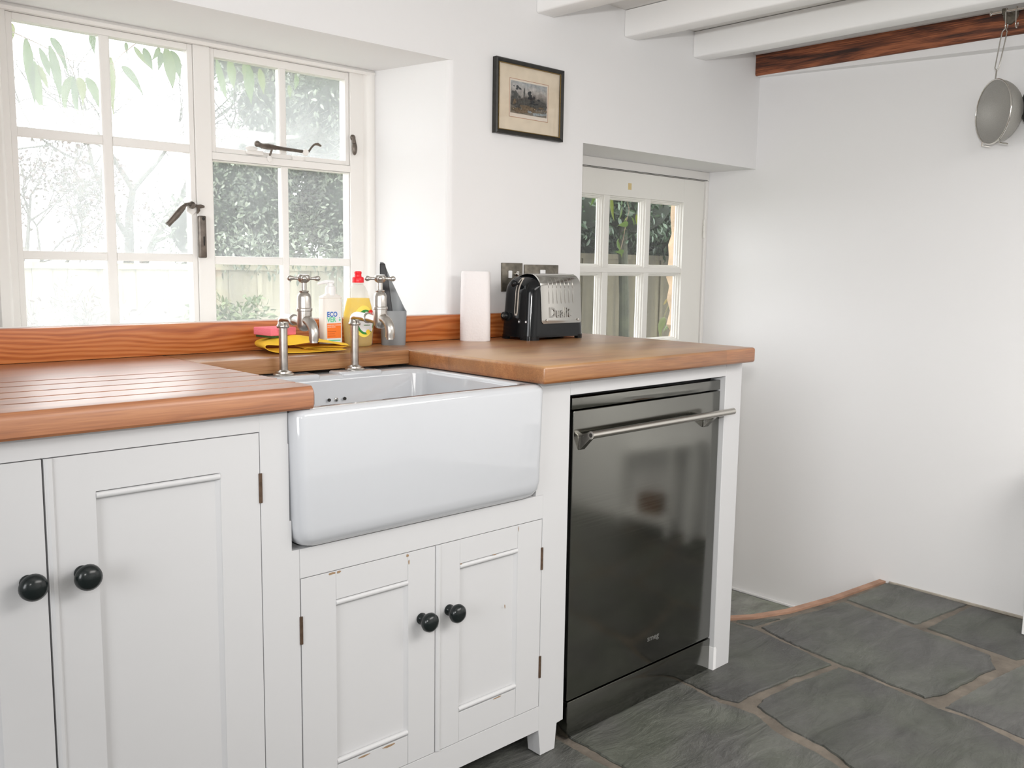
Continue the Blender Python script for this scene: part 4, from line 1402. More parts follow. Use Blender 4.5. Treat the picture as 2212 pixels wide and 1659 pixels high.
b.loops([hold_loop(0.90, lambda a, c: 0.0), hold_loop(0.92, lambda a, c: 0.001), hold_loop(0.95, lambda a, c: 0.03), hold_loop(1.0, lambda a, c: rim(a, c) - .001), hold_loop(0.985, lambda a, c: rim(a, c)), hold_loop(0.93, lambda a, c: rim(a, c) - .001), hold_loop(0.86, lambda a, c: 0.005)])
tag_o = b.build('cup', 'grey_plastic', UH, UH, angle=50)
b = MB()
c0 = Vector((hx, hy, 0)) + el * 0.008 - ed * 0.004
c1 = Vector((hx, hy, 0)) + el * 0.0275 + ed * 0.004
lps = []
for f, w in ((0.0, 0.014), (0.45, 0.013), (0.78, 0.011), (0.955, 0.0075), (1.0, 0.0065)):
    c = c0.lerp(c1, f)
    z = ZT + 0.008 + (0.2075 - 0.008) * f
    th = 0.0065 if f < 1 else 0.005
    lps.append([(*(c + el * w + ed * th).xy, z), (*(c - el * w + ed * th).xy, z), (*(c - el * w - ed * th).xy, z), (*(c + el * w - ed * th).xy, z)])
b.loops(lps)
tag(b.build('kitchen_utensil', 'black', bevel=0.002), 'black plastic utensil standing in the grey holder', 'utensil')

# kitchen roll
kx, ky = 0.853, 0.5720
KR = thing('kitchen_roll', 'white kitchen paper roll standing left of the toaster', 'kitchen roll', (kx, ky, ZT))
b = MB()


def sq_loop(r, z, p=4.2, n=48, rot=math.radians(-42)):
    pts = []
    for i in range(n):
        t = 2 * math.pi * i / n
        ct, s_ = math.cos(t), math.sin(t)
        a = r * math.copysign(abs(ct) ** (2 / p), ct)
        c = r * .93 * math.copysign(abs(s_) ** (2 / p), s_)
        pts.append((kx + a * math.cos(rot) - c * math.sin(rot), ky + a * math.sin(rot) + c * math.cos(rot), ZT + z))
    return pts


b.loops([sq_loop(0.0405, 0.0), sq_loop(0.042, 0.002), sq_loop(0.0415, 0.08), sq_loop(0.0395, 0.187), sq_loop(0.0375, 0.190), sq_loop(0.020, 0.1905), sq_loop(0.0145, 0.1905, p=2), sq_loop(0.0145, 0.150, p=2)])
b.build('paper', 'paper_white', KR, KR, angle=50)

# toaster
TO = thing('toaster', 'black and chrome two-slot toaster on the worktop', 'toaster', (1.08, 0.53, ZT))
TX0, TX1, TY0, TY1 = 0.9620, 1.1980, 0.4680, 0.6000
ZTT = 0.1845


def t_ins(z):
    """inset of the body in x and y at height z above the worktop"""
    ix = 0.009 * min(1.0, z / 0.125)
    rx, zx = 0.058, ZTT - 0.058
    if z > zx:
        ix += rx - math.sqrt(max(0, rx * rx - (z - zx) ** 2))
    ry, zy = 0.036, ZTT - 0.036
    iy = 0.004 * min(1.0, z / 0.14)
    if z > zy:
        iy += ry - math.sqrt(max(0, ry * ry - (z - zy) ** 2))
    return ix, iy


b = MB()
lps = []
for z in [0.0075, 0.012, 0.03, 0.06, 0.09, 0.12] + [ZTT - 0.058 + 0.058 * math.sin(math.radians(a)) for a in range(5, 91, 8)] + [ZTT]:
    ix, iy = t_ins(z)
    rr = max(0.006, min(0.034, 0.034))
    rr = min(rr, (TY1 - TY0 - 2 * iy) / 2 - .001, (TX1 - TX0 - 2 * ix) / 2 - .001)
    lps.append(rrect(TX0 + ix, TX1 - ix, TY0 + iy, TY1 - iy, rr, ZT + z, 8))
b.loops(lps)
TB = b.build('body', 'black_gloss', TO, TO, angle=60)
# four feet following the rounded corners
for cx, sxn in ((TX0, 1), (TX1, -1)):
    for cy, syn in ((TY0, 1), (TY1, -1)):
        oc = (cx + sxn * .034, cy + syn * .034)
        lo, hi = [], []
        for rr_, lst in ((0.0342, 1), (0.020, -1)):
            rng_ = [math.radians(-8 + 106 * i / 8) for i in range(9)][::lst]
            for a in rng_:
                lo.append((oc[0] - sxn * rr_ * math.cos(a), oc[1] - syn * rr_ * math.sin(a), ZT))
                hi.append((oc[0] - sxn * rr_ * math.cos(a), oc[1] - syn * rr_ * math.sin(a), ZT + .012))
        bb = MB()
        bb.loops([lo, hi])
        bb.build('foot', 'black_gloss', TO, TO, angle=50)
# chrome side panel following the front of the body and rolling over the top
b = MB()
prof = []
for i in range(26):
    z = 0.0455 + (ZTT - 0.0455) * i / 25
    if z > ZTT - 0.036:
        a = (i - 19) / 6
        z = ZTT - 0.036 + 0.036 * math.sin(max(0, min(1, a)) * math.pi / 2)
    prof.append((z, t_ins(z)[1]))
lpA = []
px0, px1 = 1.0085, 1.1720
for z, iy in prof:
    e = 0.006 * max(0, 1 - (z - 0.0455) / 0.006) if z < 0.052 else 0
    sh = 0.006 * (z - 0.0455) / 0.13
    x0_, x1_ = px0 - sh + e, px1 - sh + e * 0 - e
    y = TY0 + iy
    lpA.append([(x0_, y + .002, ZT + z), (x0_, y - .0024, ZT + z + .0006), (x0_ + .002, y - .0032, ZT + z + .0008), (x1_ - .002, y - .0032, ZT + z + .0008), (x1_, y - .0024, ZT + z + .0006), (x1_, y + .002, ZT + z)])
last = lpA[-1]
for yy in (0.52, 0.548, 0.564):
    lpA.append([(p[0], yy, p[2]) for p in last])
b.loops(lpA)
pan = b.build('side_panel', brushed('toaster_steel', (0.46, 0.45, 0.42), 0.17, (220, 1, 1)), TO, TO, angle=30)
b = MB()
for k in range(7):
    x = 1.0365 + k * 0.0165
    for z0_, z1_ in ((0.102, 0.142), (0.1455, 0.1755)):
        pts = []
        for i in range(7):
            z = z0_ + (z1_ - z0_) * i / 6
            pts.append((x - 0.004 * (z - .1) / .08, TY0 + t_ins(z)[1] - .0033, ZT + z))
        b.tube(pts, [0.0005, 0.0013, 0.0014, 0.0014, 0.0014, 0.0013, 0.0005], n=8)
b.text('Dualit', 0.041, Matrix.Translation((1.0350, TY0 - .0026, ZT + .0630)) @ RX, extrude=0.0009, bold=0.0006, xs=0.90)
b.build('embossing', brushed('embossed_steel', (0.40, 0.39, 0.365), 0.30, (220, 1, 1)), pan, TO, smooth=True, angle=30)
for x in (1.0265, 1.1555):
    MB().lathe([(0.0034, 0), (0.0030, 0.0012), (0.0, 0.0018)], (x, TY0 - .0030, ZT + .0555), (0, -1, 0), 12).build('panel_screw', 'polished', pan, TO)
# lever slot on the end
b = MB()
for wd, mi, off in ((0.0068, 0, 0.0012), (0.0032, 1, 0.0020)):
    lps = []
    for i in range(15):
        z = 0.068 + (0.1735 - 0.068) * i / 14 if mi == 0 else 0.073 + (0.169 - 0.073) * i / 14
        ix, _ = t_ins(z)
        xx = TX0 + ix - off
        w = wd * (0.6 if i in (0, 14) else 0.92 if i in (1, 13) else 1)
        lps.append([(xx, 0.529 - w, ZT + z), (xx, 0.529 + w, ZT + z), (xx + .003, 0.529 + w, ZT + z), (xx + .003, 0.529 - w, ZT + z)])
    b.loops(lps, mi)
b.build('lever_slot', [P('slot_rim', (0.55, 0.50, 0.44), 0.4), 'gap'], TO, TO)
b = MB()
b.tube([(0.992, 0.529, ZT + .155), (0.966, 0.533, ZT + .1575)], 0.0032)
b.sphere((0.9615, 0.534, ZT + .158), 0.0102)
b.build('lever', 'black_gloss', TO, TO)
b = MB()
b.lathe([(0.0160, 0.0), (0.0160, 0.004), (0.0120, 0.006), (0.0105, 0.017), (0.0085, 0.019), (0.0, 0.0195)], (0.9705, 0.567, ZT + .0645), (-1, 0, 0.12), 24)
b.lathe([(0.0040, 0), (0.0040, 0.0004)], (0.9512, 0.567, ZT + .0668), (-1, 0, 0.12), 14, mi=1)
b.build('timer_knob', ['black_gloss', 'plate_metal'], TO, TO, angle=40)
for yy in (0.5135, 0.4915):
    b = MB()
    b.lathe([(0.0062, 0.0), (0.0062, 0.004), (0.0050, 0.005), (0.0, 0.0052)], (0.9695 + (0.004 if yy < .5 else 0), yy, ZT + .0515), (-1, -.0 if yy > .5 else -.35, 0), 18)
    b.lathe([(0.0026, 0), (0.0026, 0.0005)], (0.9643 + (0.004 if yy < .5 else 0), yy - (.0018 if yy < .5 else 0), ZT + .0515), (-1, -.0 if yy > .5 else -.35, 0), 12, mi=1)
    b.build('button', ['black', 'white_plastic'], TO, TO)
for yy in (0.522, 0.548):
    MB().box(1.03, 1.15, yy - .008, yy + .008, ZT + ZTT - .001, ZT + ZTT + .0012).build('bread_slot', 'gap', TO, TO)

# ------------------------------------------------------------------ wall things
PF = thing('picture_frame', 'small black framed antique landscape print on the white wall', 'picture', (1.1235, 0.65, 1.483))
fx0, fx1, fz0, fz1 = 0.985, 1.262, 1.483, 1.693
tilt = 0.0
yw = YW - 0.001


def frame_bar(b, a, c, inner_a, inner_c):
    pass


b = MB()
prof = [(0.0, 0.0), (0.0, 0.016), (0.003, 0.019), (0.007, 0.0165), (0.010, 0.014), (0.013, 0.0125), (0.013, 0.0)]  # inset, height
lps = []
for ins, h_ in prof:
    lps.append([(fx0 + ins, yw - h_, fz0 + ins), (fx1 - ins, yw - h_, fz0 + ins), (fx1 - ins, yw - h_, fz1 - ins), (fx0 + ins, yw - h_, fz1 - ins)])
b.loops(lps, 0, False, False)
b.build('frame', 'frame_black', PF, PF, angle=25)
b = MB()
lps = []
for ins, h_ in ((0.0115, 0.0125), (0.0120, 0.0145), (0.0138, 0.0145), (0.0142, 0.0115)):
    lps.append([(fx0 + ins, yw - h_, fz0 + ins), (fx1 - ins, yw - h_, fz0 + ins), (fx1 - ins, yw - h_, fz1 - ins), (fx0 + ins, yw - h_, fz1 - ins)])
b.loops(lps, 0, False, False)
b.build('gilt_slip', 'gold_bead', PF, PF, angle=25)
b = MB()
b.box(fx0 + .008, fx1 - .008, yw - .0085, yw - .001, fz0 + .008, fz1 - .008, 0)
x0, x1, z0, z1 = 1.0425, 1.2015, 1.5345, 1.6435
for q in ((x0, x1, z0, z0 + .0014), (x0, x1, z1 - .0014, z1), (x0, x0 + .0014, z0, z1), (x1 - .0014, x1, z0, z1)):
    b.box(q[0], q[1], yw - .0088, yw - .0084, q[2], q[3], 1)
mnt = b.build('mount', ['mount', 'mount_line'], PF, PF, smooth=False)
b = MB()
b.box(x0 + .0014, x1 - .0014, yw - .0087, yw - .0084, z0 + .0014, z1 - .0014, 0)
ax0, ax1, az0, az1 = 1.0470, 1.1955, 1.5465, 1.6370
b.box(ax0, ax1, yw - .0090, yw - .0086, az0, az1, 1)


def blob(cx, cz, a, c, seed, mi, lay, n=22):
    pts = []
    for i in range(n):
        t = 2 * math.pi * i / n
        k = 1 + 0.5 * noise.noise(Vector((math.cos(t) * 3, math.sin(t) * 3, seed)))
        pts.append((min(max(cx + a * k * math.cos(t), ax0), ax1), min(max(cz + c * k * math.sin(t), az0), az1)))
    y = yw - .00902 - lay * 0.000012
    b.bm.faces.new([b.bm.verts.new((p[0], y, p[1])) for p in pts]).material_index = mi


prg = random.Random(5)
lay = 0
for cx, cz, a, c, n_, mi in ((1.073, 1.621, .011, .005, 10, 2), (1.085, 1.618, .005, .004, 5, 2), (1.124, 1.607, .008, .007, 9, 2), (1.129, 1.596, .011, .010, 12, 2), (1.062, 1.600, .012, .014, 14, 3),
                             (1.076, 1.586, .016, .010, 14, 3), (1.105, 1.584, .030, .008, 18, 3), (1.140, 1.581, .024, .010, 16, 2), (1.172, 1.574, .020, .009, 14, 3), (1.10, 1.572, .045, .012, 24, 3), (1.12, 1.562, .07, .010, 22, 4), (1.16, 1.553, .03, .005, 12, 5), (1.06, 1.575, .01, .012, 6, 4)):
    for _ in range(n_):
        lay += 1
        k = prg.uniform(.14, .34)
        blob(cx + prg.gauss(0, a * .5), cz + prg.gauss(0, c * .5), a * k + .0012, c * k + .0012, lay * 1.7, mi, lay)
for _ in range(6):
    lay += 1
    blob(1.1005 + prg.gauss(0, .0007), 1.605 + prg.uniform(-.013, .013), .0018, .006, lay, 3, lay)
for _ in range(26):
    lay += 1
    blob(prg.uniform(1.052, 1.19), prg.uniform(1.548, 1.566), .0011, .0016, lay, prg.choice((4, 5, 6)), lay)
b.build('print', ['print_paper', 'print', 'print_dark', P('print_mid_ink', (0.085, 0.088, 0.082), 0.8, var=0.5, var_scale=150), P('print_earth_ink', (0.17, 0.13, 0.085), 0.8, var=0.5, var_scale=150), P('print_water_ink', (0.30, 0.34, 0.35), 0.8, var=0.4, var_scale=150), P('print_light_ink', (0.55, 0.48, 0.36), 0.8)], mnt, PF, smooth=False)
MB().box(fx0 + .012, fx1 - .012, yw - .0128, yw - .0125, fz0 + .012, fz1 - .012).build('glass', 'picture_glass', PF, PF, smooth=False)

SO = thing('socket_plate', 'single pewter socket plate on the wall behind the toaster lever', 'socket', (1.069, YW, 1.03), 'pewter socket plates')
MB().box(1.027, 1.1105, YW - .006, YW - .0005, 1.0305, 1.1150, bev=.0012).build('plate', 'plate_metal', SO, SO)
MB().box(1.0505, 1.0625, YW - .013, YW - .006, 1.0700, 1.0925, bev=.002).build('rocker_switch', 'white_plastic', SO, SO)
b = MB()
b.lathe([(0.0065, 0), (0.0065, 0.006), (0.004, 0.008), (0, 0.0082)], (1.0835, YW - .006, 1.083), (0, -1, 0), 16)
b.box(1.085, 1.094, YW - .009, YW - .006, 1.082, 1.091, bev=.0008)
b.build('screw_cap', 'polished', SO, SO)
SO2 = thing('socket_plate', 'double pewter socket plate on the wall above the toaster', 'socket', (1.193, YW, 1.03), 'pewter socket plates')
MB().box(1.1205, 1.2655, YW - .006, YW - .0005, 1.0265, 1.1110, bev=.0012).build('plate', 'plate_metal', SO2, SO2)
MB().box(1.1825, 1.2045, YW - .011, YW - .006, 1.0750, 1.0960, bev=.002).build('rocker_switch', 'white_plastic', SO2, SO2)

# ------------------------------------------------------------------ rail, hooks, strainer, pan
RL = thing('utensil_rail', 'thin steel hanging rail fixed along the brown beam', 'rail', (2.27, -0.7, 1.90))
MB().tube([(2.2725, -0.205, 1.899), (2.2725, -1.30, 1.905)], 0.0048, n=14).build('rail_bar', 'polished', RL, RL)
for yb_, zz in ((-0.2405, 1.8985), (-1.2, 1.905)):
    b = MB()
    b.loops([[(2.3255, yb_ + .020 * math.cos(2 * math.pi * i / 18) * (1 + .18 * math.cos(4 * math.pi * i / 18)), zz + .030 * math.sin(2 * math.pi * i / 18)) for i in range(18)],
             [(2.3205, yb_ + .018 * math.cos(2 * math.pi * i / 18) * (1 + .18 * math.cos(4 * math.pi * i / 18)), zz + .028 * math.sin(2 * math.pi * i / 18)) for i in range(18)]])
    b.tube([(2.322, yb_, zz), (2.285, yb_, zz)], 0.006, n=12)
    b.lathe([(0.0095, -0.006), (0.0095, 0.006)], (2.2725, yb_, zz), (0, 1, 0), 16)
    b.build('bracket', 'plate_metal', RL, RL, angle=40)
b = MB()
b.lathe([(0.0052, 0), (0.0078, 0.002), (0.0078, 0.006), (0.0, 0.008)], (2.2725, -0.2055, 1.899), (0, 1, 0), 16)
b.build('end_cap', 'polished', RL, RL)


def s_hook(y, label):
    b = MB()
    pts = []
    z0_ = 1.8995
    for i in range(9):
        a = math.radians(-20 + 220 * i / 8)
        pts.append((2.2725 + 0.0072 * math.cos(a), y, z0_ + 0.0072 * math.sin(a)))
    pts.append((2.2660, y - .001, 1.882))
    pts.append((2.2655, y - .002, 1.866))
    for i in range(8):
        a = math.radians(180 + 205 * i / 7)
        pts.append((2.2755 + 0.010 * math.cos(a), y - .002, 1.856 + 0.010 * math.sin(a)))
    b.tube(pts, 0.0020, n=8)
    b.sphere(pts[-1], 0.003, 8, 6)
    return tag(b.build('s_hook', 'polished', angle=60), label, 'hook', 'hooks on the utensil rail')


s_hook(-0.2455, 'steel S-hook on the rail, holding the wire strainer')
s_hook(-0.2745, 'empty steel S-hook on the rail, next to the one with the strainer')
s_hook(-0.365, 'steel S-hook on the rail, holding the dark pan at the picture edge')

STR = thing('wire_strainer', 'round wire mesh strainer hanging from a hook on the rail', 'strainer', (2.262, -0.231, 1.50))
cs = Vector((2.262, -0.2325, 1.6005))
nrm = Vector((-0.76, 0.65, -0.02)).normalized()
up = Vector((0.02, -0.06, 1)); up = (up - nrm * up.dot(nrm)).normalized()
sd = nrm.cross(up)
RS = 0.0965
b = MB()
lps = []
for k in range(12):
    a = math.radians(90 * k / 11)
    r_, d_ = RS * math.cos(a), 0.078 * math.sin(a)
    lps.append([cs - nrm * d_ + (up * math.sin(2 * math.pi * i / 40) + sd * math.cos(2 * math.pi * i / 40)) * max(r_, .0004) for i in range(40)])
b.loops(lps, 0, False, True)
b.build('mesh_bowl', mesh_metal('woven_wire'), STR, STR, angle=80)
b = MB()
ring = [cs + (up * math.sin(2 * math.pi * i / 40) + sd * math.cos(2 * math.pi * i / 40)) * RS for i in range(41)]
b.tube(ring, 0.0026, n=8, caps=False)
b.build('rim', 'polished', STR, STR, angle=70)
b = MB()
top = cs + up * RS
nk = Vector((2.266, -0.2325, 1.724))
b.tube([top, nk], 0.0026, n=8)
b.tube([nk, (2.268, -0.226, 1.733), (2.270, -0.238, 1.838), (2.2735, -0.244, 1.8475)], 0.0018, n=8)
b.tube([nk, (2.268, -0.238, 1.735), (2.272, -0.252, 1.838), (2.2735, -0.246, 1.8475)], 0.0018, n=8)
b.build('wire_handle', 'polished', STR, STR, angle=70)
for s_ in (1, -1):
    b = MB()
    base = cs + (-up * math.cos(0.5) - sd * math.sin(0.5) * s_) * RS
    tip = base + (-up * 0.012) + (-sd * s_ * .003)
    b.tube([base, tip, tip + nrm * -0.022 + Vector((0, -0.004, -.004))], 0.0024, n=8)
    b.build('rest_foot', 'polished', STR, STR)

PN = thing('saucepan', 'dark round pan hanging from the rail at the right edge of the picture', 'pan', (2.285, -0.384, 1.53))
b = MB()
b.lathe([(0.004, 0.0), (0.066, 0.0), (0.073, 0.003), (0.077, 0.040), (0.079, 0.044), (0.0755, 0.044), (0.071, 0.006), (0.004, 0.005)], (2.300, -0.3895, 1.606), (-1, 0, 0), 40)
b.build('pan_body', 'pan', PN, PN, angle=50)
MB().tube([(2.285, -0.3895, 1.68), (2.278, -0.380, 1.76), (2.2755, -0.370, 1.835), (2.2755, -0.367, 1.8475)], [0.006, 0.006, 0.005, 0.003]).build('pan_handle', 'black', PN, PN)

# ------------------------------------------------------------------ white shelf unit along the right wall, just outside the picture
# (its foot shows at the right edge, the rest is mirrored in the dishwasher door)
SU = thing('shelf_unit', 'white painted open shelf unit by the right wall, its foot at the picture edge', 'shelf', (2.27, -0.95, 0))
for x in (2.2275, 2.335):
    for y in (-0.478, -0.705, -1.43):
        MB().loops([rrect(x - s_, x + s_, y - s_, y + s_, .003, z, 3) for s_, z in ((0.0215, 0.002), (0.0215, 0.52))]).build('leg', 'beam_white', SU, SU)
MB().box(2.204, 2.358, -1.455, -0.46, 0.5205, 0.545, bev=0.003).build('top_board', 'beam_white', SU, SU)
b = MB()
b.box(2.213, 2.242, -1.407, -0.728, 0.070, 0.105)
b.box(2.2495, 2.312, -0.715, -0.695, 0.070, 0.105)
b.box(2.242, 2.355, -1.405, -0.729, 0.088, 0.104)
b.build('lower_shelf', 'beam_white', SU, SU)
BK = thing('storage_basket', 'brown wicker basket on the lower shelf, mirrored in the dishwasher door', 'basket', (2.29, -1.0, 0.1045))
b = MB()
b.loops([rrect(2.245 - e, 2.335 + e * .3, -1.16 - e, -0.84 + e, .03, 0.1045 + h_, 5) for e, h_ in ((0, 0), (0.004, 0.02), (0.010, 0.09), (0.012, 0.13), (0.004, 0.13), (-0.004, 0.03))])
b.build('wicker', P('brown_wicker', (0.20, 0.10, 0.045), 0.8, var=0.5, var_scale=60, bump=0.8, bump_scale=120), BK, BK, angle=50)

# ------------------------------------------------------------------ garden
GZ = -0.25
struct(MB().box(-8, 14, YO, 16, GZ - .2, GZ).build('ground', 'soil'))


def leaf_mesh(items, wmul=1.0, fold=0.25):
    """items: (base, direction, normal hint, length, width) -> pointed leaves folded along the midrib and bent."""
    vs, fs = [], []
    for p, d, nh, ln, wd in items:
        d = d.normalized()
        s_ = d.cross(nh)
        if s_.length < 1e-4:
            s_ = d.cross(Vector((1, 0, 0.3)))
        s_.normalize()
        n = s_.cross(d)
        i0 = len(vs)
        bend = n * (-0.12 * ln)
        pts = [p, p + d * ln * .35, p + d * ln * .7 + bend * .4, p + d * ln + bend]
        w = wd * wmul / 2
        vs += [pts[0], pts[1] + s_ * w + n * w * fold, pts[1], pts[1] - s_ * w + n * w * fold, pts[2] + s_ * w * .8 + n * w * fold, pts[2], pts[2] - s_ * w * .8 + n * w * fold, pts[3]]
        fs += [(i0, i0 + 1, i0 + 2), (i0, i0 + 2, i0 + 3), (i0 + 1, i0 + 4, i0 + 5, i0 + 2), (i0 + 2, i0 + 5, i0 + 6, i0 + 3), (i0 + 4, i0 + 7, i0 + 5), (i0 + 5, i0 + 7, i0 + 6)]
    return vs, fs


def mesh_obj(name, vs, fs, mat, parent=None, root=None, origin=None, smooth=False):
    o0 = Vector(root.location) if root else Vector(origin or (0, 0, 0))
    me = bpy.data.meshes.new(name)
    me.from_pydata([Vector(v) - o0 for v in vs], [], fs)
    me.materials.append(M[mat])
    if smooth:
        me.shade_smooth()
    o = bpy.data.objects.new(name, me)
    COL.objects.link(o)
    if parent:
        o.parent = parent
    else:
        o.location = o0
    return o


def rvec(rng):
    while True:
        v = Vector((rng.uniform(-1, 1), rng.uniform(-1, 1), rng.uniform(-1, 1)))
        if 0.05 < v.length < 1:
            return v.normalized()


def bush(name, label, cat, blobs, n, ln, mat, seed, trunk=None, group=None, core=None):
    """A leafy mass: leaves scattered through the shells of overlapping ellipsoids, with a few limbs."""
    rng = random.Random(seed)
    cx = sum(bb[0][0] for bb in blobs) / len(blobs)
    cy = sum(bb[0][1] for bb in blobs) / len(blobs)
    t = thing(name, label, cat, (cx, cy, GZ), group)
    items = []
    vol = [bb[1][0] * bb[1][1] * bb[1][2] for bb in blobs]
    for (c, r), v in zip(blobs, vol):
        for _ in range(int(n * v / sum(vol))):
            u = rvec(rng)
            k = rng.uniform(0.72, 1.04) if rng.random() < .8 else rng.uniform(0.3, 0.8)
            p = Vector((c[0] + u.x * r[0] * k, c[1] + u.y * r[1] * k, c[2] + u.z * r[2] * k))
            d = (u + rvec(rng) * 0.9 + Vector((0, 0, -0.35))).normalized()
            L_ = ln * rng.uniform(0.6, 1.25)
            items.append((p, d, (u + rvec(rng) * .6).normalized(), L_, L_ * rng.uniform(.34, .46)))
    vs, fs = leaf_mesh(items)
    mesh_obj('foliage', vs, fs, mat, t, t)
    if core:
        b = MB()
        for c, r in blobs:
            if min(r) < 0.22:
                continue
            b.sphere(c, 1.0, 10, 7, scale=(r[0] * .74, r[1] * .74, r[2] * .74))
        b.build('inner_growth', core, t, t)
    b = MB()
    if trunk is None:
        trunk = [((c[0], c[1]), 0.03) for c, r in blobs[::2]]
    for (tx, ty), tr in trunk:
        top = max(bb[0][2] for bb in blobs)
        pts = [(tx + .03 * math.sin(z * 3), ty, z) for z in [GZ - .02 + (top - GZ) * i / 8 for i in range(9)]]
        b.tube(pts, [tr * (1 - .07 * i) for i in range(9)], n=10)
    b.build('trunk', 'bark_moss', t, t)
    return t


def shell(blobs_cfg):
    return blobs_cfg


# laurel over the fence, seen through the right-hand half of the window
bl = []
rg = random.Random(3)
for i in range(40):
    x = rg.uniform(2.22, 3.9)
    z = rg.uniform(1.22, 3.1)
    bl.append(((x + (z - 1.2) * .06, rg.uniform(4.75, 5.4), z), (rg.uniform(.25, .42), rg.uniform(.25, .4), rg.uniform(.25, .42))))
for i in range(9):
    bl.append(((2.0 + i * .14, 4.38 + .05 * math.sin(i * 1.9), 1.17 + .05 * math.sin(i * 2.7)), (.16, .13, .14)))
for i in range(10):
    bl.append(((2.3 + i * .16, 5.0 + .08 * math.sin(i * 2.9), 1.30 + .06 * math.sin(i * 1.3)), (.24, .2, .26)))
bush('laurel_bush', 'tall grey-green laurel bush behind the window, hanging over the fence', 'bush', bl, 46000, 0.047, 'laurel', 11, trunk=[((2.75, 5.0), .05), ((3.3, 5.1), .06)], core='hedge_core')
# darker hedge seen through the door
bl = []
for i in range(46):
    x = rg.uniform(3.7, 7.2)
    z = rg.uniform(1.28, 2.9)
    bl.append(((x, 2.95 + (x - 4) * .10 + rg.uniform(-.2, .75), z), (rg.uniform(.25, .45), rg.uniform(.25, .4), rg.uniform(.22, .36))))
for i in range(20):
    bl.append(((3.5 + i * .21, 3.62 + i * .020, 1.16 + .05 * math.sin(i * 2.3)), (.26, .22, .28)))
    bl.append(((3.5 + i * .21, 3.70 + i * .020, 1.50 + .08 * math.sin(i * 1.3)), (.28, .24, .30)))
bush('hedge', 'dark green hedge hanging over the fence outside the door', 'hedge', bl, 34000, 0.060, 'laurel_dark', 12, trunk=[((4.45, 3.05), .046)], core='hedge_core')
# low shrub in front of the fence
bl = [((1.66 + .09 * i, 4.05 + .05 * math.sin(i * 2), 0.66 + .06 * math.sin(i * 1.7)), (.15, .15, .20)) for i in range(5)]
bush('garden_shrub', 'low pale green shrub in front of the fence, at the bottom of the window', 'shrub', bl, 1100, 0.06, 'shrub', 13)
bl = [((1.02 + .12 * i, 4.4, 0.60 + .1 * math.sin(i * 2.1)), (.22, .2, .3)) for i in range(3)]
bush('garden_shrub', 'small faint russet shrub by the fence, lower left of the window', 'shrub', bl, 420, 0.05, 'russet', 14)


def fence(name, label, p0, p1, z1, n, group='board fences in the garden', mat='fence_wood'):
    p0, p1 = Vector((*p0, 0)), Vector((*p1, 0))
    t = thing(name, label, 'fence', ((p0.x + p1.x) / 2, (p0.y + p1.y) / 2, GZ), group)
    d = (p1 - p0)
    ln = d.length
    d.normalize()
    nn = Vector((-d.y, d.x, 0))
    b = MB()
    for i in range(n):
        a = ln * i / n
        w = ln / n * 1.08
        o = 0.012 if i % 2 else 0.0
        m = Matrix(((d.x, nn.x, 0, p0.x + d.x * a + nn.x * o), (d.y, nn.y, 0, p0.y + d.y * a + nn.y * o), (0, 0, 1, 0), (0, 0, 0, 1)))
        bz = z1 + noise.noise(Vector((i * 3.3, 1, 0))) * .008
        b.box(0, w, 0, 0.016, GZ, bz, mat=m)
    b.build('boards', mat, t, t, smooth=False)
    b = MB()
    m = Matrix(((d.x, nn.x, 0, p0.x), (d.y, nn.y, 0, p0.y), (0, 0, 1, 0), (0, 0, 0, 1)))
    b.box(0, ln, 0.03, 0.07, z1 - .22, z1 - .14, mat=m)
    b.box(0, ln, -0.012, 0.05, z1 - .008, z1 + .03, mat=m)
    b.build('rail', mat, t, t, smooth=False)
    return t


fence('garden_fence', 'pale weathered board fence at the back of the garden, seen through the window', (0.1, 4.80), (4.3, 4.32), 1.06, 42)
fence('garden_fence', 'weathered board fence close outside the door', (3.3, 3.30), (8.2, 3.75), 1.185, 36, mat='fence_shaded')


def bare_tree(name, label, base, height, seed, mat='bark', r0=0.06, spread=0.55, depth=5, lean=(0, 0), leaves=0):
    rng = random.Random(seed)
    t = thing(name, label, 'tree', (*base, GZ), 'bare trees in the misty garden')
    b = MB()
    tips = []

    def grow(p, d, ln, r, k):
        pts, rad = [p], [r]
        q = p
        dd = d
        for i in range(4):
            dd = (dd + rvec(rng) * 0.16 + Vector((0, 0, 0.04))).normalized()
            q = q + dd * ln / 4
            pts.append(q)
            rad.append(max(.0022, r * (1 - .11 * (i + 1))))
        b.tube(pts, rad, n=6 if k > 2 else 5 if k > 1 else 4)
        if k == 0:
            tips.append(q)
            return
        for j in range(rng.choice((3, 3, 4))):
            a = (dd + rvec(rng) * spread).normalized()
            s_ = pts[rng.choice((2, 3, 4, 4))]
            grow(s_, a, ln * rng.uniform(.58, .82), r * rng.uniform(.45, .62), k - 1)
            tips.append(s_)

    grow(Vector((*base, GZ - .03)), Vector((lean[0], lean[1], 1)).normalized(), height * .36, r0, depth)
    b.build('branches', mat, t, t, angle=80)
    if leaves:
        items = []
        for _ in range(leaves):
            p = rng.choice(tips) + rvec(rng) * .06
            items.append((p, rvec(rng), rvec(rng), 0.035, 0.02))
        vs, fs = leaf_mesh(items)
        mesh_obj('leaves', vs, fs, 'russet', t, t)
    return t


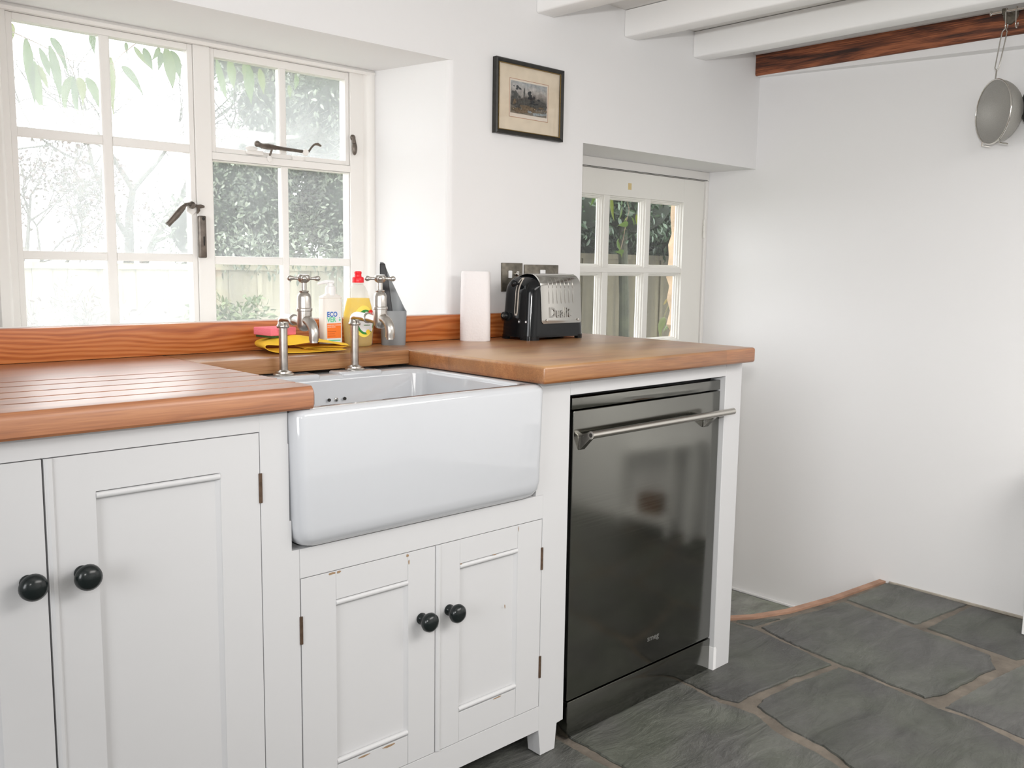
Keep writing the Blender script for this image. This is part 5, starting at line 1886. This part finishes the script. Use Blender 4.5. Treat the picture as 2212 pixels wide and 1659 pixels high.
bare_tree('bare_tree', 'bare branching tree in the mist, behind the latch side of the left casement', (2.15, 5.9), 3.3, 21, r0=0.075, lean=(-.22, 0), spread=.75, depth=6)
bare_tree('bare_tree', 'faint bare tree in the mist, far left behind the window', (0.95, 5.3), 2.7, 25, r0=0.05, lean=(.02, 0), spread=.8, depth=6, leaves=2500)
bare_tree('bare_tree', 'pale young tree with thin twigs, at the bottom left of the window', (1.22, 4.3), 1.5, 29, r0=0.02, lean=(.1, 0), spread=.8, depth=5, leaves=300)

# long leaves of the climber hanging in front of the top panes
CLEM = [[(-0.056, 1.28, 1.665), (-0.052, 1.28, 1.581), (-0.04, 1.28, 1.496)], [(-0.038, 1.28, 1.611), (-0.034, 1.28, 1.54), (-0.018, 1.28, 1.485)], [(-0.021, 1.28, 1.648), (-0.006, 1.28, 1.604), (0.001, 1.28, 1.579)], [(-0.032, 1.28, 1.601), (-0.019, 1.28, 1.568), (-0.01, 1.28, 1.543)], [(-0.007, 1.28, 1.65), (0.008, 1.28, 1.575), (0.012, 1.28, 1.514)], [(0.005, 1.28, 1.676), (0.026, 1.28, 1.644), (0.047, 1.28, 1.583)], [(0.053, 1.28, 1.584), (0.034, 1.28, 1.54), (0.033, 1.28, 1.482)], [(0.05, 1.28, 1.583), (0.051, 1.28, 1.522), (0.062, 1.28, 1.476)], [(0.063, 1.28, 1.582), (0.071, 1.28, 1.554), (0.072, 1.28, 1.51)], [(0.082, 1.28, 1.584), (0.102, 1.28, 1.549), (0.115, 1.28, 1.506)], [(0.158, 1.28, 1.653), (0.157, 1.28, 1.581), (0.161, 1.28, 1.496)], [(0.176, 1.28, 1.627), (0.205, 1.28, 1.602), (0.235, 1.28, 1.554)], [(0.102, 1.28, 1.7), (0.1, 1.28, 1.676), (0.105, 1.28, 1.644)], [(0.201, 1.28, 1.699), (0.201, 1.28, 1.683), (0.203, 1.28, 1.664)], [(0.22, 1.28, 1.69), (0.238, 1.28, 1.665), (0.269, 1.28, 1.636)], [(0.248, 1.28, 1.691), (0.26, 1.28, 1.662), (0.272, 1.28, 1.633)], [(0.284, 1.28, 1.697), (0.277, 1.28, 1.677), (0.26, 1.28, 1.656)], [(0.3, 1.28, 1.7), (0.312, 1.28, 1.633), (0.317, 1.28, 1.587)], [(0.327, 1.28, 1.698), (0.343, 1.28, 1.662), (0.353, 1.28, 1.62)], [(0.293, 1.28, 1.686), (0.29, 1.28, 1.661), (0.282, 1.28, 1.632)], [(-0.09, 1.28, 1.698), (-0.086, 1.28, 1.674), (-0.09, 1.28, 1.645)], [(0.448, 1.28, 1.688), (0.463, 1.28, 1.619), (0.48, 1.28, 1.576)], [(0.493, 1.28, 1.697), (0.499, 1.28, 1.65), (0.506, 1.28, 1.615)], [(0.541, 1.28, 1.696), (0.54, 1.28, 1.669), (0.542, 1.28, 1.643)], [(0.561, 1.28, 1.694), (0.562, 1.28, 1.633), (0.569, 1.28, 1.58)], [(0.604, 1.28, 1.692), (0.611, 1.28, 1.65), (0.617, 1.28, 1.617)], [(0.72, 1.28, 1.69), (0.72, 1.28, 1.664), (0.714, 1.28, 1.64)], [(0.684, 1.28, 1.649), (0.685, 1.28, 1.629), (0.686, 1.28, 1.608)]]
VINE = [[(2.096, 1.25, 1.405), (2.094, 1.25, 1.384), (2.076, 1.25, 1.354)], [(2.119, 1.25, 1.402), (2.133, 1.25, 1.378), (2.146, 1.25, 1.356)], [(2.131, 1.25, 1.411), (2.126, 1.25, 1.394), (2.12, 1.25, 1.377)], [(2.209, 1.25, 1.404), (2.212, 1.25, 1.353), (2.233, 1.25, 1.303)], [(2.251, 1.25, 1.363), (2.246, 1.25, 1.333), (2.234, 1.25, 1.303)], [(2.276, 1.25, 1.412), (2.28, 1.25, 1.386), (2.278, 1.25, 1.365)], [(2.558, 1.25, 1.409), (2.581, 1.25, 1.394), (2.601, 1.25, 1.37)], [(2.507, 1.25, 1.408), (2.515, 1.25, 1.395), (2.525, 1.25, 1.373)], [(2.389, 1.25, 1.34), (2.398, 1.25, 1.31), (2.406, 1.25, 1.279)], [(2.308, 1.25, 1.297), (2.275, 1.25, 1.292), (2.238, 1.25, 1.286)], [(2.314, 1.25, 1.323), (2.301, 1.25, 1.314), (2.294, 1.25, 1.305)], [(2.314, 1.25, 1.323), (2.329, 1.25, 1.302), (2.329, 1.25, 1.287)], [(2.302, 1.25, 1.293), (2.299, 1.25, 1.275), (2.283, 1.25, 1.255)], [(2.273, 1.25, 1.179), (2.246, 1.25, 1.174), (2.213, 1.25, 1.174)], [(2.266, 1.25, 1.183), (2.274, 1.25, 1.166), (2.275, 1.25, 1.149)], [(2.266, 1.25, 1.183), (2.283, 1.25, 1.177), (2.297, 1.25, 1.171)], [(2.259, 1.25, 1.183), (2.238, 1.25, 1.213), (2.251, 1.25, 1.231)]]
SHOOT = [[(2.588, 1.25, 0.88), (2.553, 1.25, 0.847), (2.554, 1.25, 0.793)], [(2.634, 1.25, 0.886), (2.638, 1.25, 0.87), (2.613, 1.25, 0.856)], [(2.64, 1.25, 0.849), (2.614, 1.25, 0.835), (2.596, 1.25, 0.813)], [(2.591, 1.25, 0.968), (2.577, 1.25, 0.952), (2.566, 1.25, 0.941)], [(2.63, 1.25, 0.954), (2.607, 1.25, 0.956), (2.588, 1.25, 0.957)]]


def long_leaves(b, curves, wd, seed):
    """Curved lance-shaped leaves along three-point midribs, each at its own depth and turn."""
    rng = random.Random(seed)
    for a, m, e in curves:
        a, m, e = Vector(a), Vector(m), Vector(e)
        dy = rng.uniform(-.02, .02)
        ln = (m - a).length + (e - m).length
        w = min(wd, ln * .30) * rng.uniform(.8, 1.2)
        face = Vector((rng.uniform(-.5, .5), -1, rng.uniform(-.2, .2))).normalized()
        rows = []
        N_ = 9
        for i in range(N_):
            u = i / (N_ - 1)
            p = a * (1 - u) ** 2 + (m * 2 - (a + e) * .5) * 2 * u * (1 - u) + e * u * u
            d = ((m * 2 - (a + e) * .5) - a) * (1 - u) + (e - (m * 2 - (a + e) * .5)) * u
            s_ = d.normalized().cross(face).normalized()
            k = max(0.03, math.sin(math.pi * min(1, u * .97 + .03) ** .68) ** 1.15) * w / 2
            p = p + Vector((0, dy, 0))
            n_ = s_.cross(d.normalized())
            rows.append([p + s_ * k + n_ * k * .3, p, p - s_ * k + n_ * k * .3])
        b.loops(rows, 0, False, False, closed=False)


b = MB()
CM = thing('climbing_plant', 'climber with long drooping green leaves, hanging outside the top of the window', 'climber', (0.3, 1.28, 1.5))
long_leaves(b, CLEM, 0.027, 5)
b.build('leaves', 'clematis', CM, CM, angle=80, recalc=False)
b = MB()
b.tube([(-0.35, 1.3, 1.74), (-0.085, 1.28, 1.672), (-0.03, 1.28, 1.655), (0.03, 1.28, 1.632), (0.048, 1.28, 1.625), (0.10, 1.28, 1.628), (0.158, 1.28, 1.633), (0.19, 1.29, 1.667), (0.25, 1.3, 1.72), (0.5, 1.3, 1.74), (0.9, 1.3, 1.76)], [0.002, 0.0016, 0.0014, 0.0012, 0.001, 0.001, 0.0012, 0.0015, 0.002, 0.002, 0.002], n=6)
b.tube([(0.158, 1.28, 1.633), (0.17, 1.28, 1.57), (0.19, 1.28, 1.545), (0.205, 1.28, 1.545)], 0.0008, n=5)
b.tube([(0.048, 1.28, 1.625), (0.055, 1.28, 1.59), (0.075, 1.28, 1.588)], 0.0009, n=5)
b.build('stem', 'twig', CM, CM)

b = MB()
VN = thing('hanging_vine', 'green vine leaves hanging outside the top panes of the door', 'climber', (2.3, 1.25, 1.15))
long_leaves(b, VINE, 0.026, 6)
b.build('leaves', 'clematis', VN, VN, angle=80, recalc=False)
MB().tube([(2.31, 1.058, 1.56), (2.30, 1.16, 1.57), (2.295, 1.24, 1.52), (2.295, 1.25, 1.422), (2.319, 1.25, 1.354), (2.301, 1.25, 1.301), (2.285, 1.25, 1.23), (2.268, 1.25, 1.183)], 0.0012, n=6).build('stem', 'twig', VN, VN)
b = MB()
VS = thing('vine_shoot', 'single pale vine shoot beside the stone jamb, low in the door glass', 'climber', (2.6, 1.25, 0.79))
long_leaves(b, SHOOT, 0.030, 8)
b.build('leaves', 'pale_leaf', VS, VS, angle=80, recalc=False)
MB().tube([(2.64, 1.25, 0.965), (2.634, 1.25, 0.951), (2.609, 1.25, 0.919), (2.588, 1.25, 0.88), (2.577, 1.25, 0.837), (2.575, 1.25, 0.60), (2.58, 1.25, GZ)], 0.0016, n=6).build('stem', 'pale_leaf', VS, VS)
